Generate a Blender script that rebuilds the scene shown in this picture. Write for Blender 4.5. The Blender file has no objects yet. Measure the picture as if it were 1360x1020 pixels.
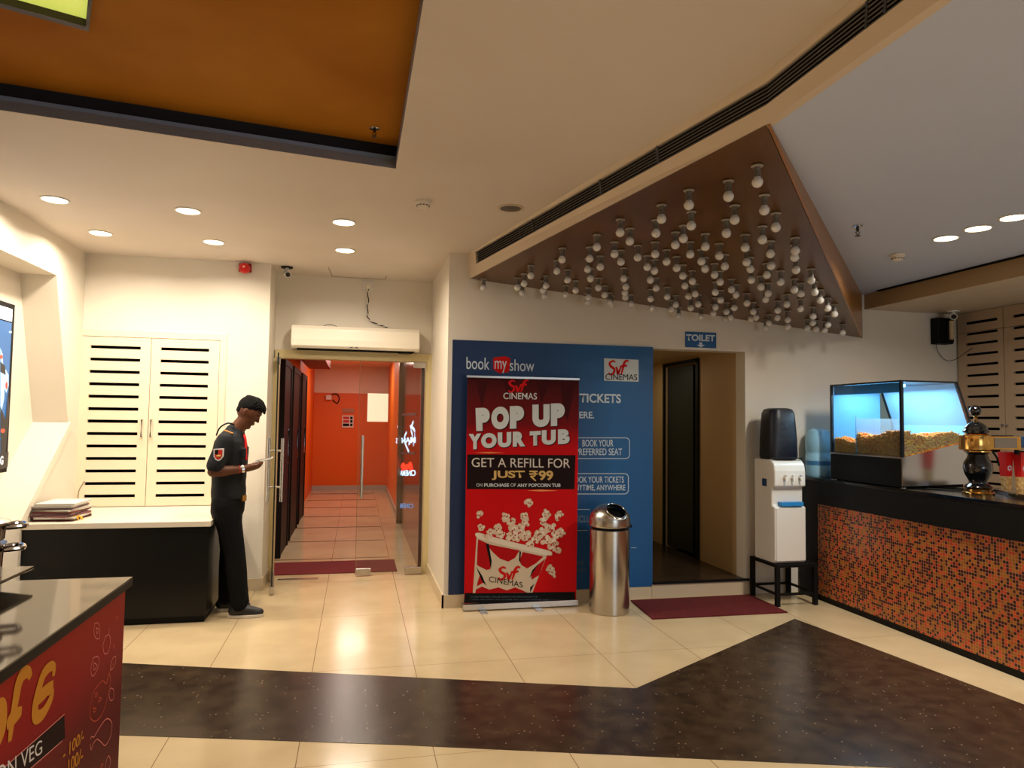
import bpy, bmesh, math, random
from mathutils import Vector, Matrix, noise
random.seed(7)
PI = math.pi
scn = bpy.context.scene
COL = scn.collection

# ---------------------------------------------------------------- camera model (also used to place flat prints on their real planes)
F, CX, CY, H = 930.0, 680.0, 510.0, 1.55
def _ray(px, py): return Vector((px - CX, -(py - CY), -F))
_Y = _ray(474, 555).normalized()
_X = _ray(4900, 612); _X = (_X - _Y * _X.dot(_Y)).normalized()
_Z = _X.cross(_Y)
ROT = Matrix((_X, _Y, _Z))
CAM = Vector((0, 0, H))
def at_y(px, py, y):
    d = ROT @ _ray(px, py); return CAM + d * (y / d.y)
def at_x(px, py, x):
    d = ROT @ _ray(px, py); return CAM + d * (x / d.x)
def at_z(px, py, z):
    d = ROT @ _ray(px, py); return CAM + d * ((z - H) / d.z)

# ---------------------------------------------------------------- materials
def lin(c):
    return tuple(((v / 255) / 12.92 if v / 255 <= .04045 else ((v / 255 + .055) / 1.055) ** 2.4) for v in c) + (1.0,)
MATS = {}
def mat(name, c, rough=.5, metal=0, emit=0, ecol=None, spec=.5, bump=None, var=None, coat=0, trans=0, sss=0):
    if name in MATS: return MATS[name]
    m = bpy.data.materials.new(name); m.use_nodes = True
    nt = m.node_tree; b = nt.nodes['Principled BSDF']
    b.inputs['Base Color'].default_value = lin(c)
    b.inputs['Roughness'].default_value = rough
    b.inputs['Metallic'].default_value = metal
    b.inputs['Specular IOR Level'].default_value = spec
    b.inputs['Coat Weight'].default_value = coat
    b.inputs['Transmission Weight'].default_value = trans
    if emit:
        b.inputs['Emission Color'].default_value = lin(ecol or c); b.inputs['Emission Strength'].default_value = emit
    if bump or var:
        tc = nt.nodes.new('ShaderNodeTexCoord')
        nz = nt.nodes.new('ShaderNodeTexNoise'); nz.inputs['Scale'].default_value = (bump or var)[0]
        nz.inputs['Detail'].default_value = 5
        nt.links.new(tc.outputs['Object'], nz.inputs['Vector'])
        if bump:
            bp = nt.nodes.new('ShaderNodeBump'); bp.inputs['Strength'].default_value = bump[1]; bp.inputs['Distance'].default_value = .01
            nt.links.new(nz.outputs['Fac'], bp.inputs['Height']); nt.links.new(bp.outputs['Normal'], b.inputs['Normal'])
        if var:
            nz2 = nt.nodes.new('ShaderNodeTexNoise'); nz2.inputs['Scale'].default_value = var[0]; nz2.inputs['Detail'].default_value = 4
            nt.links.new(tc.outputs['Object'], nz2.inputs['Vector'])
            r = nt.nodes.new('ShaderNodeValToRGB'); r.color_ramp.elements[0].position = .3; r.color_ramp.elements[1].position = .7
            r.color_ramp.elements[0].color = lin(var[1]); r.color_ramp.elements[1].color = lin(var[2])
            nt.links.new(nz2.outputs['Fac'], r.inputs['Fac']); nt.links.new(r.outputs['Color'], b.inputs['Base Color'])
    MATS[name] = m; return m

def nodes_math(nt, op, a, b=None):
    n = nt.nodes.new('ShaderNodeMath'); n.operation = op
    for i, v in enumerate((a, b)):
        if v is None: continue
        if isinstance(v, (int, float)): n.inputs[i].default_value = v
        else: nt.links.new(v, n.inputs[i])
    return n.outputs[0]

def glass_mat(name, tint=(255, 255, 255), refl=.08, rough=.0, body=0, bodycol=(200, 220, 230)):
    if name in MATS: return MATS[name]
    m = bpy.data.materials.new(name); m.use_nodes = True; nt = m.node_tree; nt.nodes.clear()
    out = nt.nodes.new('ShaderNodeOutputMaterial'); tr = nt.nodes.new('ShaderNodeBsdfTransparent')
    tr.inputs[0].default_value = lin(tint)
    gl = nt.nodes.new('ShaderNodeBsdfGlossy'); gl.inputs['Roughness'].default_value = rough
    lw = nt.nodes.new('ShaderNodeLayerWeight'); lw.inputs[0].default_value = .5
    fr = nodes_math(nt, 'ADD', nodes_math(nt, 'MULTIPLY', nodes_math(nt, 'POWER', lw.outputs['Facing'], 4.0), .8), .035)
    mx = nt.nodes.new('ShaderNodeMixShader')
    nt.links.new(fr, mx.inputs[0]); nt.links.new(tr.outputs[0], mx.inputs[1]); nt.links.new(gl.outputs[0], mx.inputs[2])
    last = mx
    if body:
        df = nt.nodes.new('ShaderNodeBsdfDiffuse'); df.inputs[0].default_value = lin(bodycol)
        m2 = nt.nodes.new('ShaderNodeMixShader'); m2.inputs[0].default_value = body
        nt.links.new(mx.outputs[0], m2.inputs[1]); nt.links.new(df.outputs[0], m2.inputs[2]); last = m2
    nt.links.new(last.outputs[0], out.inputs[0])
    MATS[name] = m; return m

def floor_mat():
    m = bpy.data.materials.new('cream_tiles'); m.use_nodes = True; nt = m.node_tree; b = nt.nodes['Principled BSDF']
    tc = nt.nodes.new('ShaderNodeTexCoord'); sp = nt.nodes.new('ShaderNodeSeparateXYZ'); nt.links.new(tc.outputs['Object'], sp.inputs[0])
    fx = nodes_math(nt, 'FRACT', nodes_math(nt, 'DIVIDE', nodes_math(nt, 'ADD', sp.outputs[0], .85 + 6.18), .618))
    fy = nodes_math(nt, 'FRACT', nodes_math(nt, 'DIVIDE', nodes_math(nt, 'ADD', sp.outputs[1], 10 * 1.2 - 4.507), 1.2))
    gx = nodes_math(nt, 'LESS_THAN', fx, .0055); gy = nodes_math(nt, 'LESS_THAN', fy, .0022)
    g = nodes_math(nt, 'MAXIMUM', gx, gy)
    nz = nt.nodes.new('ShaderNodeTexNoise'); nz.inputs['Scale'].default_value = 2.2; nz.inputs['Detail'].default_value = 4
    nt.links.new(tc.outputs['Object'], nz.inputs['Vector'])
    r = nt.nodes.new('ShaderNodeValToRGB'); r.color_ramp.elements[0].position = .35; r.color_ramp.elements[1].position = .65
    r.color_ramp.elements[0].color = lin((194, 173, 136)); r.color_ramp.elements[1].color = lin((206, 185, 148))
    nt.links.new(nz.outputs['Fac'], r.inputs['Fac'])
    mx = nt.nodes.new('ShaderNodeMix'); mx.data_type = 'RGBA'; nt.links.new(g, mx.inputs[0])
    nt.links.new(r.outputs['Color'], mx.inputs[6]); mx.inputs[7].default_value = lin((112, 84, 52))
    nt.links.new(mx.outputs[2], b.inputs['Base Color'])
    nz3 = nt.nodes.new('ShaderNodeTexNoise'); nz3.inputs['Scale'].default_value = 6
    nt.links.new(tc.outputs['Object'], nz3.inputs['Vector'])
    rr = nt.nodes.new('ShaderNodeMapRange'); rr.inputs[3].default_value = .12; rr.inputs[4].default_value = .19
    nt.links.new(nz3.outputs['Fac'], rr.inputs[0]); nt.links.new(rr.outputs[0], b.inputs['Roughness'])
    b.inputs['Specular IOR Level'].default_value = .26
    return m

def granite_mat():
    m = bpy.data.materials.new('dark_granite'); m.use_nodes = True; nt = m.node_tree; b = nt.nodes['Principled BSDF']
    tc = nt.nodes.new('ShaderNodeTexCoord')
    nz = nt.nodes.new('ShaderNodeTexNoise'); nz.inputs['Scale'].default_value = 9; nz.inputs['Detail'].default_value = 8
    nt.links.new(tc.outputs['Object'], nz.inputs['Vector'])
    r = nt.nodes.new('ShaderNodeValToRGB'); r.color_ramp.elements[0].position = .35; r.color_ramp.elements[1].position = .75
    r.color_ramp.elements[0].color = lin((46, 34, 26)); r.color_ramp.elements[1].color = lin((72, 57, 42))
    nt.links.new(nz.outputs['Fac'], r.inputs['Fac'])
    vo = nt.nodes.new('ShaderNodeTexVoronoi'); vo.inputs['Scale'].default_value = 34; nt.links.new(tc.outputs['Object'], vo.inputs['Vector'])
    wn = nt.nodes.new('ShaderNodeSeparateColor'); nt.links.new(vo.outputs['Color'], wn.inputs[0])
    f1 = nodes_math(nt, 'LESS_THAN', vo.outputs['Distance'], .15); f2 = nodes_math(nt, 'GREATER_THAN', wn.outputs[0], .76)
    f = nodes_math(nt, 'MULTIPLY', nodes_math(nt, 'MULTIPLY', f1, f2), .5)
    mx = nt.nodes.new('ShaderNodeMix'); mx.data_type = 'RGBA'; nt.links.new(f, mx.inputs[0])
    nt.links.new(r.outputs['Color'], mx.inputs[6]); mx.inputs[7].default_value = lin((170, 150, 130))
    nt.links.new(mx.outputs[2], b.inputs['Base Color']); b.inputs['Roughness'].default_value = .24
    b.inputs['Specular IOR Level'].default_value = .26
    return m

def mosaic_mat():
    m = bpy.data.materials.new('glass_mosaic'); m.use_nodes = True; nt = m.node_tree; b = nt.nodes['Principled BSDF']
    tc = nt.nodes.new('ShaderNodeTexCoord'); sp = nt.nodes.new('ShaderNodeSeparateXYZ'); nt.links.new(tc.outputs['Object'], sp.inputs[0])
    P = .0213
    u = nodes_math(nt, 'DIVIDE', nodes_math(nt, 'ADD', sp.outputs[1], 20), P); v = nodes_math(nt, 'DIVIDE', nodes_math(nt, 'ADD', sp.outputs[2], 20), P)
    g = nodes_math(nt, 'MAXIMUM', nodes_math(nt, 'LESS_THAN', nodes_math(nt, 'FRACT', u), .13), nodes_math(nt, 'LESS_THAN', nodes_math(nt, 'FRACT', v), .13))
    cb = nt.nodes.new('ShaderNodeCombineXYZ'); nt.links.new(nodes_math(nt, 'FLOOR', u), cb.inputs[0]); nt.links.new(nodes_math(nt, 'FLOOR', v), cb.inputs[1])
    wn = nt.nodes.new('ShaderNodeTexWhiteNoise'); wn.noise_dimensions = '2D'; nt.links.new(cb.outputs[0], wn.inputs['Vector'])
    r = nt.nodes.new('ShaderNodeValToRGB'); r.color_ramp.interpolation = 'CONSTANT'
    cols = [(0, (150, 92, 8)), (.16, (166, 104, 16)), (.34, (190, 62, 24)), (.48, (206, 78, 30)), (.56, (62, 8, 12)), (.74, (40, 6, 8)), (.88, (14, 8, 8))]
    e = r.color_ramp.elements; e[0].position = 0; e[0].color = lin(cols[0][1]); e[1].position = cols[1][0]; e[1].color = lin(cols[1][1])
    for p, c in cols[2:]:
        x = e.new(p); x.color = lin(c)
    nt.links.new(wn.outputs['Value'], r.inputs['Fac'])
    mx = nt.nodes.new('ShaderNodeMix'); mx.data_type = 'RGBA'; nt.links.new(g, mx.inputs[0])
    nt.links.new(r.outputs['Color'], mx.inputs[6]); mx.inputs[7].default_value = lin((196, 128, 96))
    nt.links.new(mx.outputs[2], b.inputs['Base Color'])
    bp = nt.nodes.new('ShaderNodeBump'); bp.inputs['Strength'].default_value = .5; bp.inputs['Distance'].default_value = .002; bp.invert = True
    nt.links.new(g, bp.inputs['Height']); nt.links.new(bp.outputs['Normal'], b.inputs['Normal'])
    b.inputs['Roughness'].default_value = .3
    return m

def gradient_mat(name, axis, stops, rough=.4, scale=1.0, off=0.0):
    """printed colour that varies along one object axis (ink on a sheet; on the blue panel lighting too)"""
    m = bpy.data.materials.new(name); m.use_nodes = True; nt = m.node_tree; b = nt.nodes['Principled BSDF']
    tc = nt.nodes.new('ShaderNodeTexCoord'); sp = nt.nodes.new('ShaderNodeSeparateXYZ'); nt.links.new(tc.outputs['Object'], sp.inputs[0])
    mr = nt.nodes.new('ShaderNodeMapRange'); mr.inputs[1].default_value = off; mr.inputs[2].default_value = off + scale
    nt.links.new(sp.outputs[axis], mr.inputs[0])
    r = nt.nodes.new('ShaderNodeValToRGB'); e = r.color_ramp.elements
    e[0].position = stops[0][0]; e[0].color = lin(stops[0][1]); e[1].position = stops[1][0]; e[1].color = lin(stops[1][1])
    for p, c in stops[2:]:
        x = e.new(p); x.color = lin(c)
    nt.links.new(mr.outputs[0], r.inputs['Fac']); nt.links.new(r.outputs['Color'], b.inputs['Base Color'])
    b.inputs['Roughness'].default_value = rough
    return m

M_wall = mat('cream_paint', (222, 214, 200), .42, var=(1.1, (218, 209, 194), (226, 219, 206)), spec=.35)
M_ceil = mat('ceiling_paint', (212, 201, 190), .6, var=(.8, (207, 195, 183), (217, 207, 197)))
M_greyceil = mat('grey_ceiling_paint', (190, 200, 224), .6)
M_black = mat('black_gloss', (6, 7, 8), .22, spec=.3)
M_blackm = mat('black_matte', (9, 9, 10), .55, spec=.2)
M_steel = mat('brushed_steel', (196, 192, 186), .26, 1)
M_chrome = mat('chrome', (210, 210, 212), .12, 1)
M_brass = mat('polished_brass', (222, 172, 96), .16, 1)
M_white = mat('white_plastic', (226, 222, 214), .35)
M_slot = mat('dark_void', (6, 6, 7), .9, spec=.1)
M_cabw = mat('white_cabinet_paint', (232, 216, 190), .38)
M_wood = mat('brown_veneer', (94, 64, 32), .36, var=(1.5, (84, 54, 24), (104, 72, 38)))
M_coffer = mat('coffer_brown', (170, 108, 26), .7, var=(1.2, (158, 96, 18), (182, 122, 38)), spec=.08)
M_navy = mat('navy_shade', (30, 36, 46), .6, spec=.2)
M_navyl = mat('slate_paint', (112, 134, 172), .5)
M_orange = mat('orange_paint', (222, 98, 4), .5)
M_glass = glass_mat('clear_glass', (250, 252, 250))
M_granite = granite_mat()
M_mosaic = mosaic_mat()
M_lamp = mat('lamp_disc', (255, 250, 235), .5, emit=9, ecol=(255, 236, 196))

# ---------------------------------------------------------------- mesh helpers
ICO = {}
def ico(sub):
    if sub not in ICO:
        b = bmesh.new(); bmesh.ops.create_icosphere(b, subdivisions=sub, radius=1); b.verts.ensure_lookup_table(); b.verts.index_update()
        ICO[sub] = ([v.co.copy() for v in b.verts], [[v.index for v in f.verts] for f in b.faces]); b.free()
    return ICO[sub]
class MB:
    def __init__(s): s.bm = bmesh.new()
    def box(s, a, b, rot=None, piv=None):
        x0, y0, z0 = [min(p, q) for p, q in zip(a, b)]; x1, y1, z1 = [max(p, q) for p, q in zip(a, b)]
        vs = [s.bm.verts.new(v) for v in ((x0, y0, z0), (x1, y0, z0), (x1, y1, z0), (x0, y1, z0), (x0, y0, z1), (x1, y0, z1), (x1, y1, z1), (x0, y1, z1))]
        for f in ((0, 3, 2, 1), (4, 5, 6, 7), (0, 1, 5, 4), (1, 2, 6, 5), (2, 3, 7, 6), (3, 0, 4, 7)): s.bm.faces.new([vs[i] for i in f])
        if rot is not None:
            piv = Vector(piv) if piv is not None else Vector(((x0 + x1) / 2, (y0 + y1) / 2, (z0 + z1) / 2))
            for v in vs: v.co = rot @ (v.co - piv) + piv
        return s
    def prism(s, pts, d):
        """polygon extruded by vector d"""
        d = Vector(d); a = [s.bm.verts.new(p) for p in pts]; b = [s.bm.verts.new(Vector(p) + d) for p in pts]
        s.bm.faces.new(a[::-1]); s.bm.faces.new(b)
        for i in range(len(a)): s.bm.faces.new((a[i], a[(i + 1) % len(a)], b[(i + 1) % len(a)], b[i]))
        return s
    def solid(s, a, b):
        """two matching polygons joined"""
        a = [s.bm.verts.new(p) for p in a]; b = [s.bm.verts.new(p) for p in b]
        s.bm.faces.new(a[::-1]); s.bm.faces.new(b)
        for i in range(len(a)): s.bm.faces.new((a[i], a[(i + 1) % len(a)], b[(i + 1) % len(a)], b[i]))
        return s
    def poly(s, pts):
        s.bm.faces.new([s.bm.verts.new(p) for p in pts]); return s
    def lathe(s, prof, c=(0, 0, 0), n=32, axis='z', caps=True):
        rings = []
        for r, h in prof:
            ring = []
            for i in range(n):
                t = 2 * PI * i / n; p = (r * math.cos(t), r * math.sin(t), h)
                if axis == 'x': p = (p[2], p[0], p[1])
                if axis == 'y': p = (p[1], p[2], p[0])
                ring.append(s.bm.verts.new(Vector(p) + Vector(c)))
            rings.append(ring)
        for a, b in zip(rings, rings[1:]):
            for i in range(n): s.bm.faces.new((a[i], a[(i + 1) % n], b[(i + 1) % n], b[i]))
        if caps:
            s.bm.faces.new(rings[0][::-1]); s.bm.faces.new(rings[-1])
        return s
    def tube(s, pts, rad, n=10):
        pts = [Vector(p) for p in pts]; rads = rad if isinstance(rad, (list, tuple)) else [rad] * len(pts)
        rings = []; up = Vector((0, 0, 1))
        for i, p in enumerate(pts):
            t = (pts[min(i + 1, len(pts) - 1)] - pts[max(i - 1, 0)]).normalized()
            u = t.cross(up)
            if u.length < .05: u = t.cross(Vector((0, 1, 0)))
            u.normalize(); w = t.cross(u)
            rings.append([s.bm.verts.new(p + (u * math.cos(2 * PI * k / n) + w * math.sin(2 * PI * k / n)) * rads[i]) for k in range(n)])
        for a, b in zip(rings, rings[1:]):
            for i in range(n): s.bm.faces.new((a[i], a[(i + 1) % n], b[(i + 1) % n], b[i]))
        s.bm.faces.new(rings[0][::-1]); s.bm.faces.new(rings[-1])
        return s
    def ball(s, c, r, sub=2, sc=(1, 1, 1), rot=None):
        V_, F_ = ico(sub); c = Vector(c); vs = []
        for u in V_:
            q = Vector((u.x * r * sc[0], u.y * r * sc[1], u.z * r * sc[2]))
            if rot is not None: q = rot @ q
            vs.append(s.bm.verts.new(q + c))
        for f in F_: s.bm.faces.new([vs[i] for i in f])
        return s
    def limb(s, pts, rads, n=16, sc=None):
        s.tube(pts, rads, n)
        for p, r in zip(pts, rads): s.ball(p, r, 2)
        return s
    def build(s, name, m, parent=None, smooth=False, bevel=0, seg=2, origin=None):
        bmesh.ops.recalc_face_normals(s.bm, faces=s.bm.faces)
        me = bpy.data.meshes.new(name)
        if parent is not None and origin is None: origin = parent.location
        if origin is not None:
            for v in s.bm.verts: v.co -= Vector(origin)
        s.bm.to_mesh(me); s.bm.free()
        if smooth:
            for p in me.polygons: p.use_smooth = True
        o = bpy.data.objects.new(name, me); COL.objects.link(o); me.materials.append(m)
        if parent is not None: o.parent = parent
        elif origin is not None: o.location = origin
        if bevel:
            b = o.modifiers.new('bevel', 'BEVEL'); b.width = bevel; b.segments = seg; b.limit_method = 'ANGLE'; b.angle_limit = .6
        if smooth:
            try: me.set_sharp_from_angle(angle=.7)
            except Exception: pass
        return o

def tag(o, label, cat, group=None, kind=None):
    o['label'] = label; o['category'] = cat
    if group: o['group'] = group
    if kind: o['kind'] = kind
    return o
def thing(name, label, cat, loc=(0, 0, 0), group=None):
    o = bpy.data.objects.new(name, None); COL.objects.link(o); o.location = loc; o.empty_display_size = .05
    return tag(o, label, cat, group)
def struct(name, mb, m, **k):
    o = mb.build(name, m, **k); o['kind'] = 'structure'; return o
def copy_thing(root, loc, label=None):
    r = root.copy(); COL.objects.link(r); r.location = loc
    if label: r['label'] = label
    for ch in list(root.children):
        c = ch.copy(); COL.objects.link(c); c.parent = r
    return r
def fuse(name, mb, m, parent, voxel=.008, smooth=6, factor=.5):
    """one continuous skin grown from overlapping tapered limbs"""
    bmesh.ops.recalc_face_normals(mb.bm, faces=mb.bm.faces)
    me = bpy.data.meshes.new(name + '_src'); mb.bm.to_mesh(me); mb.bm.free()
    o = bpy.data.objects.new(name + '_src', me); COL.objects.link(o)
    r = o.modifiers.new('r', 'REMESH'); r.mode = 'VOXEL'; r.voxel_size = voxel
    sm = o.modifiers.new('s', 'SMOOTH'); sm.iterations = smooth; sm.factor = factor
    bpy.context.view_layer.update()
    ev = o.evaluated_get(bpy.context.evaluated_depsgraph_get())
    me2 = bpy.data.meshes.new_from_object(ev)
    bpy.data.objects.remove(o)
    for v in me2.vertices: v.co -= parent.location
    for p in me2.polygons: p.use_smooth = True
    me2.materials.clear(); me2.materials.append(m); me2.name = name
    o2 = bpy.data.objects.new(name, me2); COL.objects.link(o2); o2.parent = parent
    return o2

# flat prints: everything given in a (u, v) frame laid on a real plane
class Sheet:
    """plane y=const or x=const; pixel corners are dropped on that plane; lift = distance off the sheet"""
    def __init__(s, axis, val, sign, parent): s.axis, s.val, s.sign, s.parent = axis, val, sign, parent
    def P(s, px, py, lift=.001):
        if s.axis == 'y': p = at_y(px, py, s.val); p.y += s.sign * lift
        else: p = at_x(px, py, s.val); p.x += s.sign * lift
        return p
    def text(s, txt, quad, m, bold=0, shear=0, lift=.0015, name='lettering'):
        """quad = four photo corners TL, TR, BR, BL that the text fills"""
        cu = bpy.data.curves.new('t', 'FONT'); cu.body = txt; cu.size = 1; cu.offset = bold; cu.shear = shear; cu.resolution_u = 6
        cu.fill_mode = 'FRONT'
        o = bpy.data.objects.new('t', cu); me = bpy.data.meshes.new_from_object(o)
        bpy.data.objects.remove(o)
        xs = [v.co.x for v in me.vertices]; ys = [v.co.y for v in me.vertices]
        if not xs: return None
        x0, x1, y0, y1 = min(xs), max(xs), min(ys), max(ys)
        TL, TR, BR, BL = [s.P(a, b, lift) for a, b in quad]
        off = s.parent.location if s.parent else Vector((0, 0, 0))
        for v in me.vertices:
            u = (v.co.x - x0) / (x1 - x0); w = (v.co.y - y0) / (y1 - y0)
            v.co = (BL * (1 - u) + BR * u) * (1 - w) + (TL * (1 - u) + TR * u) * w - off
        me.materials.clear(); me.materials.append(m); me.name = name
        q = bpy.data.objects.new(name, me); COL.objects.link(q)
        if s.parent: q.parent = s.parent
        return q
    def box(s, txt, l, t, r, b, m, dy=0, **k):
        return s.text(txt, [(l, t), (r, t + dy), (r, b + dy), (l, b)], m, **k)
    def polys(s, polys, m, name, lift=.001):
        for i, pts in enumerate(polys):
            q = MB().poly([s.P(a, b, lift + i * .00002) for a, b in pts]).build(name, m, s.parent)
        return q
    def kernel(s, groups, name):
        """one printed piece of popcorn: discs of several inks in one mesh"""
        mb = MB(); idx = []; ms = []
        for ds, m, lift in groups:
            ms.append(m)
            for i, (x, y, r) in enumerate(ds):
                mb.poly([s.P(x + r * math.cos(2 * PI * k / 12), y + r * math.sin(2 * PI * k / 12), lift + i * .00001) for k in range(12)]); idx.append(len(ms) - 1)
        o = mb.build(name, ms[0], s.parent)
        for m in ms[1:]: o.data.materials.append(m)
        for p_, k in zip(o.data.polygons, idx): p_.material_index = k
        return o
    def discs(s, ds, m, name, lift=.001, n=12):
        mb = MB()
        for i, (x, y, r) in enumerate(ds):
            ry = r if not isinstance(r, tuple) else r[1]; rx = r if not isinstance(r, tuple) else r[0]
            mb.poly([s.P(x + rx * math.cos(2 * PI * k / n), y + ry * math.sin(2 * PI * k / n), lift + i * .000004) for k in range(n)])
        return mb.build(name, m, s.parent)
    def stroke(s, lines, w, m, name='lettering', lift=.001, taper=False):
        """brush strokes: polylines in photo coordinates, w in metres"""
        mb = MB(); k = 0
        for pts in lines:
            P = [s.P(a, b, lift + k * .00003) for a, b in pts]; k += 1
            nrm = Vector((0, 1, 0)) if s.axis == 'y' else Vector((1, 0, 0))
            L, R_ = [], []
            for i, p in enumerate(P):
                t = (P[min(i + 1, len(P) - 1)] - P[max(i - 1, 0)]).normalized(); sd = t.cross(nrm).normalized()
                ww = w * (.45 + .55 * math.sin(PI * (i + .4) / (len(P) - .2))) if taper else w
                L.append(mb.bm.verts.new(p + sd * ww / 2)); R_.append(mb.bm.verts.new(p - sd * ww / 2))
            for i in range(len(P) - 1): mb.bm.faces.new((L[i], L[i + 1], R_[i + 1], R_[i]))
        return mb.build(name, m, s.parent)
def smooth_line(pts, n=5):
    out = []
    for i in range(len(pts) - 1):
        p0 = pts[max(i - 1, 0)]; p1 = pts[i]; p2 = pts[i + 1]; p3 = pts[min(i + 2, len(pts) - 1)]
        for k in range(n):
            t = k / n
            out.append(tuple(.5 * ((2 * p1[j]) + (-p0[j] + p2[j]) * t + (2 * p0[j] - 5 * p1[j] + 4 * p2[j] - p3[j]) * t * t + (-p0[j] + 3 * p1[j] - 3 * p2[j] + p3[j]) * t ** 3) for j in range(len(p1))))
    out.append(tuple(pts[-1])); return out

# ================================================================= SETTING
YW, YC, YA = 5.82, 6.68, 7.15           # back wall, cabinet wall, entrance wall
XL, XR = -2.33, 5.80
struct('floor', MB().box((-3.2, -3.2, -.1), (6.4, 16.2, 0)), floor_mat())
strip = [(-2.32, 5.175), (1.62, 3.897), (3.434, 5.028), (3.671, 3.277), (3.90, 1.60), (3.4, 1.60), (2.408, 2.797), (.197, 3.452), (-1.081, 3.796), (-2.32, 4.13)]
strip = [(-2.32, 5.175), (1.62, 3.897), (3.434, 5.028), (3.671, 3.277), (3.78, 2.47), (2.408, 2.797), (.197, 3.452), (-1.081, 3.796), (-2.32, 4.13)]
struct('trim_1', MB().prism([(x, y, .0) for x, y in strip], (0, 0, .002)), M_granite)

# left wall with the angled niche (niche cut 0.25 m deep)
def yz(y, z, x=XL): return (x, y, z)
nich = [(3.2, 2.62), (6.10, 2.64), (6.45, 1.48), (5.66, .80), (3.2, .80)]
mb = MB()
def wpanel(pts): mb.prism([yz(a, b) for a, b in pts], (-.3, 0, 0))
wpanel([(-3, 0), (3.2, 0), (3.2, 2.95), (-3, 2.95)])
wpanel([(3.2, 2.62), (6.10, 2.64), (6.9, 2.64), (6.9, 2.95), (3.2, 2.95)])
wpanel([(6.10, 2.64), (6.45, 1.48), (6.9, 1.48), (6.9, 2.64)])
wpanel([(6.45, 1.48), (5.66, .80), (6.9, .80), (6.9, 1.48)])
wpanel([(3.2, 0), (6.9, 0), (6.9, .80), (3.2, .80)])
mb.box((XL - .31, 3.1, .7), (XL - .26, 6.6, 2.7))
struct('wall_left', mb, M_wall)
# raised lip along the sloping niche edge
mb = MB(); e0 = Vector(yz(6.46, 1.49)); e1 = Vector(yz(5.64, .78))
mb.prism([e0, e1, e1 + Vector((0, .05, -.03)), e0 + Vector((0, .05, -.03))], (.018, 0, 0))
struct('trim_2', mb, M_wall)
# cabinet wall
mb = MB(); mb.box((XL - .3, YC, 2.285), (-.80, YC + .2, 2.95)).box((-1.16, YC, 0), (-.80, YC + .2, 2.285)).box((XL - .3, YC, 0), (-1.16, YC + .2, .76)).box((XL - .3, YC + .19, .7), (-1.1, YC + .25, 2.3))
mb.box((-.95, YC + .2001, 0), (-.80, YA + .2, 2.95))
struct('wall_cabinet_side', mb, M_wall)
# entrance wall above the glass door and its returns
mb = MB(); mb.box((-.7999, YA, 2.20), (.7299, YA + .15, 2.95))
struct('wall_entrance', mb, M_wall)
M_frame = mat('door_frame_paint', (204, 186, 138), .45)
mb = MB().box((-.79, YA - .035, 2.125), (.735, YA + .12, 2.205)).box((.675, YA - .03, 0), (.745, YA + .12, 2.125)).box((-.80, YA - .03, 0), (-.755, YA + .12, 2.125))
struct('trim_3', mb, M_frame)
# back wall with the toilet opening
mb = MB(); T = .16
mb.prism([(.73, YW, 0), (2.567, YW, 0), (2.567, YW, 2.205), (3.48, YW, 2.205), (3.48, YW, 0), (6.1, YW, 0), (6.1, YW, 2.95), (.73, YW, 2.95)], (0, T, 0))
struct('wall_back', mb, M_wall)
mb = MB().box((.73, YW + T + .0001, 0), (.89, YA + .2, 2.95)); struct('wall_return', mb, M_wall)
# baseboards
M_skirt = mat('cream_skirting', (206, 188, 158), .3)
struct('baseboard_back', MB().box((.715, YW - .015, 0), (2.567, YW - .0005, .105)), M_skirt)
struct('baseboard_return', MB().box((.715, YW - .015, 0), (.7295, YA - .04, .105)), M_skirt)
struct('baseboard_cabinet_side', MB().box((-1.05, YC - .012, 0), (-.79, YC - .0005, .105)).box((-.7995, YC, 0), (-.788, YA - .04, .105)), M_skirt)
# toilet passage
M_passage = mat('passage_paint', (196, 166, 122), .6)
struct('wall_passage_right', MB().box((3.482, YW + T, 0), (3.62, 6.74, 2.4)).box((3.482, 6.74, 2.18), (3.62, 7.52, 2.4)).box((3.482, 7.52, 0), (3.62, 8.3, 2.4)), M_passage)
struct('wall_passage_left', MB().box((2.44, YW + T, 0), (2.565, 8.3, 2.4)), M_passage)
struct('wall_passage_end', MB().box((2.44, 8.0, 0), (3.62, 8.1, 2.4)), mat('olive_paint', (172, 158, 84), .6))
struct('ceiling_passage', MB().box((2.44, YW + T, 2.25), (4.7, 8.3, 2.35)), M_passage)
struct('floor_passage', MB().box((2.567, YW + .01, .001), (3.482, 8.0, .135)), M_granite)
struct('trim_4', MB().box((2.56, YW - .02, .001), (3.56, YW + .008, .125)), M_skirt)
struct('trim_5', MB().box((2.568, YW - .03, .1255), (3.50, YW + .01, .142)), M_blackm)
struct('trim_6', MB().box((3.46, 6.70, .136), (3.481, 6.745, 2.22)).box((3.46, 6.70, 2.18), (3.481, 7.56, 2.22)).box((3.46, 7.52, .136), (3.481, 7.56, 2.22)), M_blackm)
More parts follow.
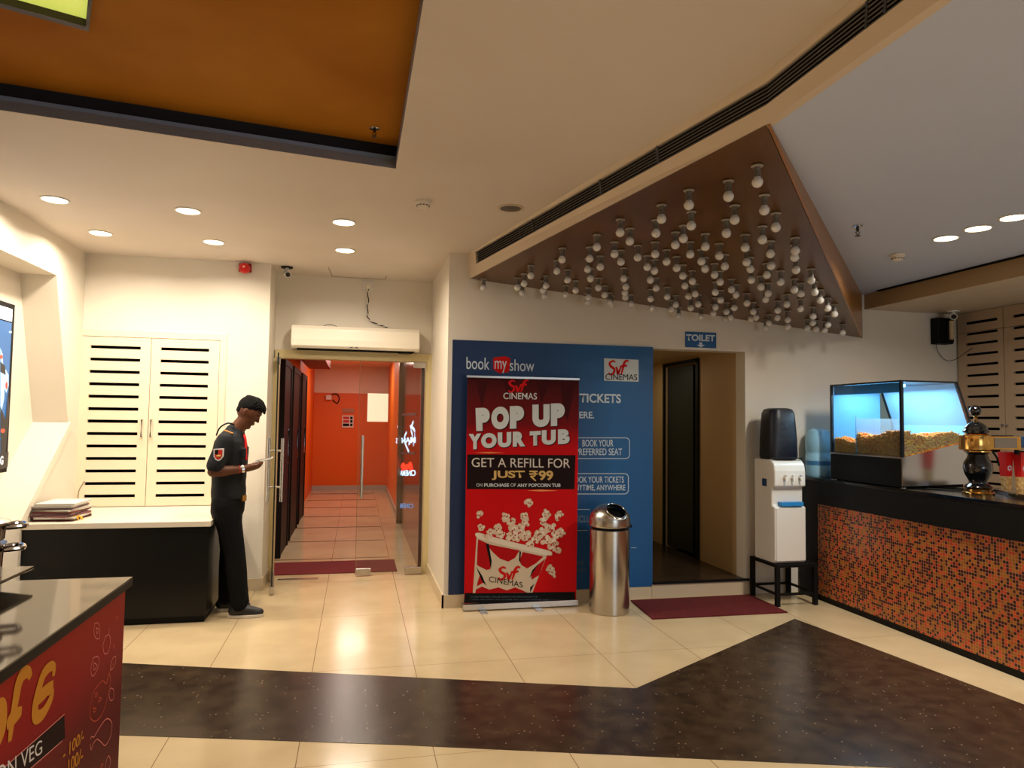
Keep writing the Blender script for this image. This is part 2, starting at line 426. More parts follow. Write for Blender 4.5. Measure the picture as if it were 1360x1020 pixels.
# dark room behind the toilet door
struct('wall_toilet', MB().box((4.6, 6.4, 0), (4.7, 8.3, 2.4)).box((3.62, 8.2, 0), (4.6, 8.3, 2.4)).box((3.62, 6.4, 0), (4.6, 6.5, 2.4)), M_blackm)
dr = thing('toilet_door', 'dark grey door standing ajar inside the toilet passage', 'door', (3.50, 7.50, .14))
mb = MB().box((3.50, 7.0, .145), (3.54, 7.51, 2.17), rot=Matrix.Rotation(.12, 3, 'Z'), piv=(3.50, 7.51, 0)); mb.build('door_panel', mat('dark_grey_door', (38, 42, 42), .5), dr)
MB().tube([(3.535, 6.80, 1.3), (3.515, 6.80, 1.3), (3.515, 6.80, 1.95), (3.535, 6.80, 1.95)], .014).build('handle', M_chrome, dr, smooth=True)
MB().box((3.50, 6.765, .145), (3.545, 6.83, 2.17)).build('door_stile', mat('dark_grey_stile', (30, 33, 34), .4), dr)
# right wall
struct('wall_right', MB().box((XR + .35, -3.2, 0), (XR + .45, 6.0, 2.95)), M_wall)
struct('wall_behind', MB().box((-3.2, -3.2, 0), (6.4, -3.1, 3.4)), M_wall)
# ceilings
FX = lambda y: (.9 + (5.82 - y) / 3.25 * .74) if y > 2.57 else 1.64 - (2.57 - y) * .0
mb = MB(); zc = 2.95
for pts in ([(-2.7, 3.43), (.18, 3.92), (1.266, 3.92), (.886, 5.83), (.886, 7.32), (-2.7, 7.32)],
            [(.18, 3.92), (.19, .5), (.19, -3.1), (1.585, -3.1), (1.56, 2.447), (1.266, 3.92)],
            [(-2.7, -3.1), (.19, -3.1), (.19, .5), (-2.7, .5)]):
    mb.prism([(x, y, zc) for x, y in pts], (0, 0, .05))
struct('ceiling', mb, M_ceil)
struct('ceiling_roof', MB().box((-3.2, -3.2, 3.45), (6.6, 8.3, 3.5)), M_ceil)
# coffer
mb = MB().box((-2.7, .4, 3.09), (.4, 4.2, 3.13)); struct('ceiling_coffer', mb, M_coffer)
mb = MB(); mb.prism([(-2.7, 3.46, 3.02), (.20, 3.95, 3.02), (.22, 4.0, 3.02), (-2.7, 3.51, 3.02)], (0, 0, .07))
mb.prism([(.20, 3.95, 3.02), (.21, .5, 3.02), (.25, .5, 3.02), (.24, 3.98, 3.02)], (0, 0, .07))
struct('trim_7', mb, M_navy)  # dark strip stands in for the shadow above the coffer lip
mb = MB(); mb.prism([(-2.7, 3.43, 2.951), (.18, 3.92, 2.951), (.24, 4.0, 2.951), (-2.7, 3.51, 2.951)], (0, 0, .069))
mb.prism([(.18, 3.92, 2.951), (.19, .5, 2.951), (.25, .5, 2.951), (.24, 3.98, 2.951)], (0, 0, .069))
mb.box((-2.7, .44, 2.951), (.23, .5, 3.09))
struct('trim_8', mb, M_navyl)
# lime light panel in the coffer
g0 = at_z(118, 42, 3.05); g1 = at_z(0, 10, 3.05); ux = (g1 - g0).normalized(); uy = Vector((-ux.y, ux.x, 0)); 
if uy.y > 0: uy = -uy
lp = thing('ceiling_light_panel', 'lime green lit panel in a dark frame set in the brown ceiling coffer', 'ceiling light', tuple(g0))
mb = MB(); 
def rect(o, a, b, w0, w1, h0, h1, z0, z1): 
    p = [o + a * w0 + b * h0, o + a * w1 + b * h0, o + a * w1 + b * h1, o + a * w0 + b * h1]; mb.prism([(q.x, q.y, z0) for q in p], (0, 0, z1 - z0))
L, W, fw = .95, .7, .035
rect(g0, ux, uy, 0, L, 0, fw, 3.05, 3.088); rect(g0, ux, uy, 0, L, W - fw, W, 3.05, 3.088); rect(g0, ux, uy, 0, .012, fw, W - fw, 3.05, 3.088); rect(g0, ux, uy, L - fw, L, fw, W - fw, 3.05, 3.088)
mb.build('frame', mat('dark_brown_frame', (44, 24, 16), .5), lp)
mb = MB(); rect(g0, ux, uy, .012, L - fw, fw, W - fw, 3.080, 3.087)
mb.build('lit_panel', mat('lime_light', (200, 214, 90), .5, emit=.55, ecol=(206, 216, 100)), lp)

# duct fascia with the kink
P1 = Vector((.9, 5.82, 2.74)); P2 = Vector((1.64, 2.57, 2.80)); P3 = Vector((4.71, 5.82, 2.382)); PB = Vector((1.66, -3.1, 2.80))
def up(v, z): return Vector((v.x, v.y, z))
th = Vector((.045, 0, 0))
M_fascia = mat('fascia_paint', (208, 190, 166), .5)
T1 = Vector((.886, 5.82, 2.953)); T2 = Vector((1.56, 2.447, 2.953)); TB = Vector((1.585, -3.1, 2.953))
FS3 = [(P1, T1, .42, .90), (P2, T2, .36, .79), (PB, TB, .42, .93)]
back = Vector((.04, .0, .0))
def fpt(k, fr): return FS3[k][0].lerp(FS3[k][1], fr)
mb = MB(); st0 = .05
def fquad(mb, A, B_, a0, a1, b0, b1, bk=back):
    # strip between columns A and B_ (each a (bottom, top) pair), fractions a0..a1 and b0..b1
    q = [A[0].lerp(A[1], a0), B_[0].lerp(B_[1], b0), B_[0].lerp(B_[1], b1), A[0].lerp(A[1], a1)]
    mb.solid(q, [v + bk for v in q])
cols_ = [(P1, T1), (P1.lerp(P2, st0), T1.lerp(T2, st0)), (P2, T2), (PB, TB)]; lo_f = [.42, .42, .36, .42]; hi_f = [.90, .90, .79, .93]
fquad(mb, cols_[0], cols_[1], 0, 1, 0, 1)
for k in (1, 2):
    fquad(mb, cols_[k], cols_[k + 1], 0, lo_f[k], 0, lo_f[k + 1]); fquad(mb, cols_[k], cols_[k + 1], hi_f[k], 1, hi_f[k + 1], 1)
struct('trim_9', mb, M_fascia)
# brown lamp canopy (sloping triangle)
can = thing('lamp_canopy', 'sloping brown triangular canopy under the ceiling that carries the bulbs', 'ceiling canopy', tuple(P1))
i1 = P1 + Vector((.012, -.01, -.001)); i2 = P2 + Vector((.006, .012, -.001)); i3 = P3 + Vector((0, -.006, 0)); i1.y = 5.815
mb = MB(); mb.solid([i1, i2, i3], [up(i1, 2.80) + Vector((.004, 0, 0)), up(i2, 2.803) + Vector((.004, .004, 0)), up(i3, 2.80)]); mb.build('canopy_board', M_wood, can)
mb = MB(); e2 = P2 + Vector((.008, .008, -.002)); n = Vector((.008, -.010, 0))
mb.solid([e2, i3 + Vector((.002, 0, -.004)), up(i3, 2.80), e2 + Vector((0, 0, .004))], [e2 + n, i3 + n + Vector((.002, 0, -.004)), up(i3, 2.80) + n, e2 + n + Vector((0, 0, .004))])
mb.build('edge_fascia', mat('gold_brown_edge', (150, 100, 48), .3), can)
# grey ceiling, beam and lower ceiling
mb = MB(); mb.prism([(1.650, 2.60, 2.801), (1.665, -3.1, 2.801), (4.76, -3.1, 2.801), (4.76, 5.82, 2.801), (4.70, 5.82, 2.801)], (0, 0, .03)); struct('ceiling_grey', mb, M_greyceil)
struct('ceiling_low', MB().box((4.76, -3.1, 2.656), (6.3, 5.82, 2.70)), M_fascia)
struct('trim_10', MB().box((4.755, -3.1, 2.657), (4.775, 5.82, 2.83)), mat('beam_paint', (176, 146, 104), .5))
struct('trim_11', MB().box((4.70, -2.0, 2.793), (4.745, 5.60, 2.7995)), M_slot)
# corridor behind the glass door
XC0, XC1, YE = -.785, .655, 15.55
struct('wall_corridor_end', MB().box((-1.4, YE, 0), (1.4, YE + .1, 2.08)), M_orange)
M_cpink = mat('corridor_upper_paint', (232, 214, 196), .6)
struct('wall_corridor_end_upper', MB().box((-1.4, YE - .002, 2.08), (1.4, YE + .1, 2.9)), M_cpink)
struct('wall_corridor_left', MB().box((-1.3, 7.31, 0), (XC0 - .12, YE, 2.9)), M_orange)
struct('wall_corridor_right', MB().box((XC1, 10.75, 0), (.8, YE, 2.9)), mat('amber_orange_paint', (240, 122, 24), .5))
struct('ceiling_corridor', MB().box((-1.4, 7.30, 2.66), (1.4, 15.7, 2.72)), M_cpink)
struct('ceiling_corridor_drop', MB().box((XC0, 8.6, 2.35), (-.45, 12.0, 2.655)), mat('maroon_soffit', (120, 30, 24), .5))
struct('baseboard_corridor_end', MB().box((-1.3, YE - .02, 0), (XC1, YE - .003, .10)), mat('grey_skirting', (176, 170, 158), .4))
struct('baseboard_corridor_right', MB().box((XC1 - .02, 10.9, 0), (XC1 - .001, YE - .02, .10)), MATS['grey_skirting'])
M_strip = mat('brown_inlay', (98, 62, 40), .3)
for k in range(7):
    y = 8.03 + k * 1.13
    struct('trim_%d' % (12 + k), MB().box((-.88, y - .012 - .004 * k, .0005), (.37, y + .012 + .004 * k, .0025)), M_strip)
struct('wall_corridor_near', MB().box((-1.3, 7.20, 0), (-.80, 7.31, 2.9)).box((.745, 7.27, 0), (1.3, 7.4, 2.9)).box((-1.3, 7.20, 2.35), (1.3, 7.31, 2.9)), M_wall)

# ================================================================= CORRIDOR FURNISHINGS
# dark framed doors on the left side
for k, (y0, y1, lb) in enumerate([(8.12, 9.0, 'dark framed auditorium door nearest the glass entrance, left side of corridor'),
                                  (9.25, 10.35, 'middle dark framed auditorium door on the left side of corridor'),
                                  (10.65, 11.65, 'farthest dark framed auditorium door on the left side of corridor')]):
    d = thing('auditorium_door', lb, 'door', (XC0, y0, 0), 'doors along the corridor')
    MB().box((XC0 - .115, y0, 0), (XC0, y0 + .07, 2.2)).box((XC0 - .115, y1 - .07, 0), (XC0, y1, 2.2)).box((XC0 - .115, y0 + .07, 2.13), (XC0, y1 - .07, 2.2)).build('frame', M_blackm, d)
    MB().box((XC0 - .06, y0 + .07, 0), (XC0 - .012, y1 - .07, 2.13)).build('door_leaf', mat('dark_teal_door', (8, 12, 14), .5, spec=.12), d)
    MB().tube([(XC0 - .035, y1 - .2, 1.0), (XC0 - .01, y1 - .2, 1.0), (XC0 - .01, y1 - .2, 1.4), (XC0 - .035, y1 - .2, 1.4)], .012).build('handle', M_chrome, d, smooth=True)
# maroon glass panel on the right side; reflections of a lit sign painted as emissive decals
dp = thing('corridor_glass_panel', 'dark maroon glass display with glowing mirrored lettering inside the entrance', 'display', (XC1, 7.42, 0))
MB().box((XC1, 7.42, .001), (.80, 10.549, 2.655)).build('glass_panel', mat('maroon_glass', (62, 14, 16), .12), dp)
MB().box((XC1 - .05, 10.55, .001), (.80, 10.745, 2.655)).build('steel_post', mat('brown_steel', (150, 120, 96), .3, .8), dp)
M_refw = mat('reflected_white', (200, 225, 255), .5, emit=1.1, ecol=(190, 222, 255)); M_refr = mat('reflected_red', (255, 40, 20), .5, emit=2, ecol=(255, 40, 20))
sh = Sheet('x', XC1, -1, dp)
sh.text('CINEMAS', [(552, 624), (530, 625), (530, 632), (552, 632)], M_refw, bold=.02, lift=.003)
sh.stroke([smooth_line([(533, 620), (536, 617), (540, 622), (545, 616), (548, 623)]), smooth_line([(534, 624), (541, 619), (546, 624)])], .05, M_refr, lift=.003)
sh.text('MANTIS', [(552, 580), (526, 582), (526, 589), (552, 588)], M_refw, bold=.02, lift=.003)
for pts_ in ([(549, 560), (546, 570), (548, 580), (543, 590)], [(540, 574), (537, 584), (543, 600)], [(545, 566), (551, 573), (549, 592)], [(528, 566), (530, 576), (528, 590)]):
    sh.stroke([smooth_line(pts_)], .035, M_refw, 'figure_shape', lift=.004)
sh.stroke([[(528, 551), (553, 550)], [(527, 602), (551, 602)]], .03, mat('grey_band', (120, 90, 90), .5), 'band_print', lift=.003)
sh.text('CINEMAS', [(549, 669), (527, 668), (527, 675), (549, 675)], mat('reflected_blue', (90, 120, 160), .5, emit=.4, ecol=(120, 160, 220)), bold=.02, lift=.003)
# end wall signs
s1 = tag(MB().box((-.31, YE - .02, 1.66), (-.06, YE - .003, 1.75)).build('wall_sign', mat('bronze_sign', (170, 120, 90), .4)), 'small bronze sign plate on the orange corridor end wall', 'sign')
bx = thing('fire_call_panel', 'cream panel of red and black notices on orange end wall', 'sign', (-.19, YE - .02, 1.35))
MB().box((-.31, YE - .03, 1.34), (-.07, YE - .003, 1.60)).build('board', M_white, bx)
for k in range(3):
    MB().box((-.29, YE - .035, 1.37 + k * .075), (-.16, YE - .031, 1.425 + k * .075)).build('notice', mat('notice_red', (190, 40, 30), .5) if k else M_blackm, bx)
    MB().box((-.14, YE - .035, 1.37 + k * .075), (-.09, YE - .031, 1.425 + k * .075)).build('notice', M_blackm, bx)
cw = thing('security_camera', 'small white camera at the top of the orange corridor end wall', 'camera', (-.6, YE - .05, 2.0))
MB().box((-.66, YE - .1, 1.93), (-.54, YE - .003, 2.03)).build('body', M_white, cw, bevel=.01)
MB().tube(smooth_line([(-.54, YE - .02, 2.04), (-.45, YE - .02, 2.06), (-.38, YE - .02, 1.98), (-.42, YE - .02, 1.86), (-.52, YE - .02, 1.93)]), .012, 6).build('cable', M_blackm, cw)
mr = tag(MB().box((-.83, 7.26, .001), (.435, 7.86, .008)).build('entrance_mat', mat('maroon_mat', (110, 10, 14), .9, bump=(300, .4))), 'long maroon mat on the floor just inside the glass door', 'mat')

# ================================================================= GLASS DOOR
gd = thing('glass_door_leaf', 'closed frameless glass door leaf with a paper notice and steel bar handle', 'glass door', (.66, 7.10, 0))
MB().box((.022, 7.10, .015), (.665, 7.112, 2.118)).build('glass_pane', M_glass, gd)
MB().box((.018, 7.0995, .015), (.0218, 7.1125, 2.118)).build('edge_seal', mat('green_glass_edge', (104, 84, 60), .3), gd)
for yy in (7.06, 7.152):
    MB().tube([(.06, yy, .77), (.06, yy, 1.375)], .014, 12).build('pull_handle', M_steel, gd, smooth=True)
for zz_ in (.9, 1.25): MB().tube([(.06, 7.06, zz_), (.06, 7.152, zz_)], .008).build('handle_spacer', M_steel, gd, smooth=True)
MB().box((.02, 7.085, .01), (.17, 7.127, .075)).build('patch_fitting', M_steel, gd, bevel=.004)
MB().box((.50, 7.085, .01), (.668, 7.127, .075)).build('patch_fitting', M_steel, gd, bevel=.004)
MB().box((.545, 7.085, 2.06), (.668, 7.127, 2.12)).build('patch_fitting', M_steel, gd, bevel=.004)
MB().box((.055, 7.085, .028), (.13, 7.083, .058)).build('lock', M_chrome, gd)
pn = tag(MB().box((.10, 7.094, 1.515), (.302, 7.096, 1.795)).build('paper_notice', mat('white_paper', (238, 232, 218), .7), bevel=0), 'blank white paper notice stuck on the glass door', 'notice')
gl = thing('glass_door_leaf', 'open frameless glass door leaf swung out beside the man', 'glass door', (-.75, 7.10, 0))
a = Vector((-.752, 7.09, 0)); b = Vector((-.690, 6.47, 0)); d = (b - a).normalized(); nn = Vector((d.y, -d.x, 0)) * .006
def slab(mb, t0, t1, z0, z1, w=1.0, o=0):
    p0 = a + d * t0 + nn * o; p1 = a + d * t1 + nn * o; q = nn * w
    mb.prism([(p0 - q) + Vector((0, 0, z0)), (p1 - q) + Vector((0, 0, z0)), (p1 + q) + Vector((0, 0, z0)), (p0 + q) + Vector((0, 0, z0))], (0, 0, z1 - z0)); return mb
Lf = (b - a).length
slab(MB(), 0, Lf - .006, .015, 2.118).build('glass_pane', M_glass, gl)
slab(MB(), Lf - .0055, Lf, .015, 2.118).build('edge_seal', mat('dark_glass_edge', (22, 28, 24), .2), gl)
hp = a + d * (Lf - .06)
for s_ in (-1, 1):
    q = hp + nn * s_ * 9.5
    MB().tube([(q.x, q.y, .80), (q.x, q.y, 1.36)], .014, 12).build('pull_handle', M_steel, gl, smooth=True)
q0, q1 = hp - nn * 9.5, hp + nn * 9.5
for zz_ in (.93, 1.25): MB().tube([(q0.x, q0.y, zz_), (q1.x, q1.y, zz_)], .009).build('handle_spacer', M_steel, gl, smooth=True)
slab(MB(), Lf - .17, Lf + .002, .008, .075, 3.2).build('patch_fitting', M_steel, gl, bevel=.003)
slab(MB(), 0, .16, .008, .075, 3.2).build('patch_fitting', M_steel, gl, bevel=.003)
slab(MB(), 0, .14, 2.06, 2.122, 3.2).build('patch_fitting', M_steel, gl, bevel=.003)
ds = tag(MB().box((-.70, 7.04, .0005), (-.33, 7.09, .006)).build('floor_spring_plate', M_steel), 'flat steel floor spring plate beneath the open door leaf', 'door hardware')

# air curtain
ac = thing('air_curtain', 'long white air curtain mounted above the glass entrance', 'air curtain', (0, YA, 2.22))
prof = [(7.149, 2.215), (6.985, 2.215), (6.955, 2.24), (6.95, 2.30), (6.955, 2.40), (6.985, 2.435), (7.149, 2.445)]
MB().prism([(-.632, y, z) for y, z in prof], (1.222, 0, 0)).build('casing', mat('ac_white', (236, 228, 212), .3), ac, bevel=.006)
MB().box((-.58, 6.99, 2.207), (.54, 7.10, 2.2149)).build('outlet_grille', M_slot, ac)
for xa_ in (464.5, 471.5): Sheet('y', 6.951, -1, ac).polys([[(xa_, 460.8), (xa_ + 4, 460.9), (xa_ + 4, 462.6), (xa_, 462.5)]], mat('grey_print', (90, 90, 90), .5), 'maker_mark')
MB().tube(smooth_line([(.36, 7.02, 2.21), (.41, 7.0, 2.192), (.50, 7.0, 2.192), (.53, 7.02, 2.21)]), .004, 6).build('cable', M_blackm, ac)
MB().tube(smooth_line([(-.36, 7.12, 2.44), (-.31, 7.12, 2.465), (-.24, 7.12, 2.462), (-.20, 7.12, 2.44)]), .003, 6).build('cable', M_blackm, ac)
so = thing('wall_socket', 'white wall socket with a plug high above the air curtain', 'socket', (.076, YA, 2.87))
MB().box((.027, YA - .02, 2.83), (.13, YA - .001, 2.92)).build('plate', M_white, so, bevel=.004)
MB().box((.055, YA - .055, 2.84), (.10, YA - .021, 2.885)).build('plug', mat('cream_plug', (232, 222, 198), .4), so, bevel=.006)
mbA, mbB = MB(), MB(); path = smooth_line([(.078, YA - .045, 2.84), (.082, YA - .03, 2.72), (.079, YA - .02, 2.60), (.10, YA - .02, 2.53), (.19, YA - .02, 2.49), (.25, YA - .02, 2.475), (.285, YA - .03, 2.452)], 12)
pa, pb = [], []
for i, p in enumerate(path):
    t = i * .55; pa.append((p[0] + .006 * math.cos(t), p[1] + .006 * math.sin(t), p[2])); pb.append((p[0] - .006 * math.cos(t), p[1] - .006 * math.sin(t), p[2]))
cd = thing('twisted_flex', 'black and white twisted flex dropping from socket to air curtain', 'cable', (.08, YA - .03, 2.6))
mbA.tube(pa, .0048, 6).build('black_core', M_blackm, cd, smooth=True); mbB.tube(pb, .0048, 6).build('white_core', M_white, cd, smooth=True)
# ceiling hatch seam
hb = tag(MB().prism([(-.295, 6.70, 2.948), (-.290, 6.70, 2.948), (-.270, 7.12, 2.948), (-.275, 7.12, 2.948)], (0, 0, .0015)).prism([(-.275, 7.11, 2.948), (.25, 7.11, 2.948), (.25, 7.122, 2.948), (-.275, 7.122, 2.948)], (0, 0, .0015)).prism([(.245, 6.95, 2.948), (.251, 6.95, 2.948), (.251, 7.12, 2.948), (.245, 7.12, 2.948)], (0, 0, .0015)).build('ceiling_hatch', mat('seam_brown', (120, 86, 50), .8)), 'cracked outline of an access hatch in the ceiling by the entrance', 'hatch')

# ================================================================= LEFT CABINET + COUNTER
def louvred_door(mb, axis, a0, a1, s0, s1, z0, z1, slots, sh_, f0, f1):
    """solid door board with real slots; axis 'x' boards lie in y=f0..f1, axis 'y' boards in x=f0..f1"""
    def bx(p0, p1, q0, q1):
        if q1 - q0 < 1e-4: return
        if axis == 'x': mb.box((p0, f0, q0), (p1, f1, q1))
        else: mb.box((f0, p0, q0), (f1, p1, q1))
    bx(a0, s0, z0, z1); bx(s1, a1, z0, z1)
    last = z0
    for z in slots:
        bx(s0, s1, last, z - sh_ / 2); last = z + sh_ / 2
    bx(s0, s1, last, z1)
cab = thing('louvred_cabinet', 'white double door cabinet with black slots above the white ledge', 'cabinet', (-1.78, YC, .76))
MB().box((-2.336, YC - .012, 2.228), (-1.158, YC + .02, 2.288)).box((-1.213, YC - .012, .757), (-1.158, YC + .02, 2.228)).build('frame', M_cabw, cab, bevel=.003)
zs = [.851 + k * (2.136 - .851) / 12 for k in range(13)]
for (x0, x1, s0, s1, hx) in ((-2.33, -1.781, -2.262, -1.863, -1.826), (-1.776, -1.216, -1.70, -1.302, -1.752)):
    mb = MB(); louvred_door(mb, 'x', x0, x1, s0, s1, .762, 2.224, zs, .027, YC - .010, YC + .012); o = mb.build('door', M_cabw, cab)
    h = MB().tube([(hx, YC - .012, 1.36), (hx, YC - .04, 1.36), (hx, YC - .04, 1.51), (hx, YC - .012, 1.51)], .007, 8).build('door_handle', M_steel, None, smooth=True)
    h.parent = o; h.matrix_parent_inverse = Matrix.Identity(4)
    for v in h.data.vertices: v.co -= cab.location
MB().box((-2.33, YC + .10, .762), (-1.216, YC + .12, 2.224)).build('dark_interior', M_slot, cab)
ct = thing('wall_counter', 'low counter with white top and black base below the slotted cabinet', 'counter', (-1.7, 6.2, 0))
MB().box((XL + .001, 5.70, .716), (-1.06, YC - .013, .757)).build('white_top', mat('white_laminate', (232, 222, 204), .3), ct, bevel=.002)
MB().box((XL + .001, 5.715, .05), (-1.075, YC - .013, .7155)).build('black_base', mat('black_laminate', (10, 12, 14), .34, spec=.3), ct)
MB().box((XL + .001, 5.735, 0), (-1.09, YC - .013, .0495)).build('plinth', M_blackm, ct)
# thin wire hanging at the cabinet
tag(MB().tube(smooth_line([(-2.26, YC - .016, .98), (-2.30, YC - .016, .90), (-2.305, YC - .016, .82), (-2.31, YC - .02, .76)]), .0022, 6).build('thin_wire', M_blackm), 'thin dark wire drooping down the left cabinet door to the white ledge', 'cable')
# magazines
mc = [(226, 222, 212), (202, 196, 184), (156, 120, 128), (210, 205, 190), (120, 52, 56), (186, 180, 168), (148, 96, 106), (222, 216, 200), (96, 32, 40)]
z = .7575
lbs = ['dark maroon magazine at the bottom of the stack on the white ledge', 'pale cream magazine second from the bottom of the stack', 'dusty pink magazine low in the stack on the ledge', 'grey magazine in the middle of the stack',
       'brick red magazine in the middle of the stack on the ledge', 'beige magazine above the brick red one', 'mauve magazine under the top newspapers', 'crumpled grey newspaper second from the top of the stack', 'off white newspaper lying on top of the magazine stack']
for k in range(9):
    t = [.018, .012, .015, .012, .014, .013, .014, .014, .016][k]; rz = (-.10 + .10 * math.sin(k * 2.3)) + (.12 if k > 6 else 0)
    cx_, cy_ = -2.168 + .014 * math.sin(k * 1.7), 5.97 + .016 * math.cos(k * 2.1)
    c = mc[::-1][k]
    mg = thing('magazine', lbs[k], 'magazine', (cx_, cy_, z), 'magazines stacked on the white ledge')
    R3 = Matrix.Rotation(rz, 3, 'Z'); w, l = .135, .165
    MB().box((cx_ - w + .003, cy_ - l + .003, z + .0012), (cx_ + w - .002, cy_ + l - .003, z + t - .0012), rot=R3, piv=(cx_, cy_, z)).build('pages', mat('page_paper_%d' % k, tuple(int(v * .9) for v in c), .8), mg)
    MB().box((cx_ - w, cy_ - l, z), (cx_ + w, cy_ + l, z + .0012), rot=R3, piv=(cx_, cy_, z)).box((cx_ - w, cy_ - l, z + t - .0012), (cx_ + w, cy_ + l, z + t), rot=R3, piv=(cx_, cy_, z)).box((cx_ - w, cy_ - l, z), (cx_ - w + .0025, cy_ + l, z + t), rot=R3, piv=(cx_, cy_, z)).build('cover', mat('magazine_cover_%d' % k, c, .4), mg)
    z += t + .0004
mb = MB()
for k in range(9):
    t = k * .7; mb.tube(smooth_line([(-2.03, 5.87, .768), (-2.03 + .02 * math.cos(t), 5.87 + .02 * math.sin(t), .785 + .004 * (k % 3)), (-2.03 + .04 * math.cos(t + .4), 5.87 + .035 * math.sin(t + .4), .7635)], 4), .0042, 5)
tag(mb.build('tinsel', mat('yellow_tinsel', (226, 176, 50), .4), smooth=True), 'little tangle of yellow tinsel beside the magazine stack', 'decoration')

# television in the niche
tv = thing('television', 'wall television in the niche at the left edge showing a blue film poster', 'television', (XL - .05, 4.9, 1.7))
MB().box((XL - .06, 4.30, 1.15), (XL - .002, 5.452, 2.30)).build('bezel', M_blackm, tv)
MB().box((XL - .245, 4.7, 1.5), (XL - .0605, 5.1, 1.9)).build('wall_bracket', M_blackm, tv)
M_scr = mat('screen_blue', (26, 84, 140), .3, emit=.55, ecol=(30, 100, 160))
MB().box((XL - .0015, 4.34, 1.26), (XL + .0, 5.415, 2.17)).build('screen', M_scr, tv)
MB().box((XL - .0015, 4.34, 2.18), (XL + .0, 5.415, 2.265)).build('screen_banner', mat('screen_white', (235, 240, 250), .3, emit=1.0, ecol=(235, 240, 250)), tv)
st = Sheet('x', XL + .0, 1, tv)
mS = mat('screen_pale', (150, 190, 220), .3, emit=.6, ecol=(160, 195, 220)); mK = mat('screen_dark', (24, 26, 34), .3, emit=.1, ecol=(40, 40, 60)); mR = mat('screen_red', (190, 70, 50), .3, emit=.5, ecol=(190, 70, 50))
st.polys([[(0, 462), (3, 470), (4, 490), (6, 505), (5, 530), (2, 545), (0, 548)], [(7, 490), (11, 498), (11, 512), (8, 522), (5, 515), (5, 500)]], mS, 'figure_shape', .002)
st.polys([[(0, 480), (6, 486), (7, 498), (0, 494)], [(0, 540), (8, 560), (5, 578), (0, 582)], [(10, 520), (12, 545), (7, 600), (0, 612), (0, 586), (6, 565)]], mK, 'figure_shadow', .003)
st.discs([(1, 474, (2, 3)), (8, 512, (1.6, 5)), (3, 572, (3, 3))], mR, 'figure_highlight', .0035)
st.discs([(13, 441, (2, 1.6))], mS, 'spark_print', .0035)
st.polys([[(-10, 604), (11, 600), (9.5, 621), (-10, 626)]], mK, 'caption_band', .0028)
st.text('G', [(-.5, 606), (3.6, 605.5), (3.3, 617), (-.8, 617.5)], mat('screen_text', (230, 232, 236), .3, emit=.8, ecol=(230, 232, 236)), bold=.03, lift=.004)
# fire alarm, security camera, ceiling devices
fa = thing('fire_alarm', 'red fire alarm sounder high on the cream wall near the entrance', 'fire alarm', (-1.02, YC, 2.87))
MB().box((-1.075, YC - .035, 2.855), (-.965, YC - .001, 2.935)).build('base', mat('dark_red_plastic', (150, 14, 14), .4), fa, bevel=.008)
MB().lathe([(.046, 0), (.046, -.035), (.036, -.055), (.02, -.06)], (-1.02, YC - .036, 2.885), 20, 'y').build('sounder', mat('red_plastic', (214, 20, 16), .3), fa, smooth=True)
MB().ball((-1.02, YC - .10, 2.89), .011, 2).build('beacon', mat('beacon_clear', (255, 180, 160), .1), fa, smooth=True)
def bullet_cam(name, label, c, dirv, cz, r=.03, mm=None):
    t = thing(name, label, 'camera', (c[0], c[1], cz))
    MB().lathe([(.052, cz - .012), (.055, cz - .004), (.055, cz - .0005)], (c[0], c[1], 0), 24).build('mount_plate', M_blackm if mm is None else mm, t, smooth=True)
    C = Vector(c); dv = Vector(dirv).normalized()
    MB().tube([(c[0], c[1], cz - .012), tuple(C)], .016, 12).build('stalk', M_white, t, smooth=True)
    MB().tube([C - dv * .05, C - dv * .045, C + dv * .045, C + dv * .05], [r * .7, r, r, r * .9], 20).build('body', M_white, t, smooth=True)
    MB().tube([C + dv * .0505, C + dv * .054], r * .72, 20).build('lens', M_black, t, smooth=True)
    return t
bullet_cam('security_camera', 'white bullet camera on the ceiling corner left of the entrance', (-.67, 6.78, 2.885), (.3, -1, -.35), 2.95)
bullet_cam('security_camera', 'white bullet camera above the black insect killer, right corner', (5.60, 5.64, 2.60), (-.75, -.8, -.15), 2.656, .032, M_white)
def smoke_detector(label, x, y, cz):
    t = thing('smoke_detector', label, 'smoke detector', (x, y, cz))
    MB().lathe([(.052, -.0005), (.052, -.012), (.047, -.016)], (x, y, cz), 28).build('base', mat('detector_white', (220, 210, 194), .4), t, smooth=True)
    MB().lathe([(.044, -.0165), (.042, -.032), (.030, -.044), (.012, -.046)], (x, y, cz), 28).build('sensor_head', MATS['detector_white'], t, smooth=True)
    mb = MB()
    for k in range(12):
        a_ = 2 * PI * k / 12; mb.box((x - .006, y + .0395, cz - .036), (x + .006, y + .0425, cz - .030), rot=Matrix.Rotation(a_, 3, 'Z'), piv=(x, y, cz))
    mb.build('vent_slots', M_blackm, t)
smoke_detector('round white smoke detector on the cream ceiling beyond the coffer', .384, 4.466, 2.95)
smoke_detector('round white smoke detector on the grey ceiling near the right downlights', 3.85, 4.361, 2.80)
sk = thing('ceiling_speaker', 'round flush ceiling speaker with grey grille beside the air duct', 'speaker', (.959, 4.462, 2.95))
MB().lathe([(.088, -.0005), (.088, -.006), (.072, -.008), (.070, -.002)], (.959, 4.462, 2.95), 36).build('rim', mat('speaker_rim', (200, 184, 158), .4), sk, smooth=True)
MB().lathe([(.0695, -.001), (.069, -.005), (.01, -.007)], (.959, 4.462, 2.95), 36).build('grille', mat('speaker_grille', (98, 92, 84), .6, bump=(700, .6)), sk, smooth=True)
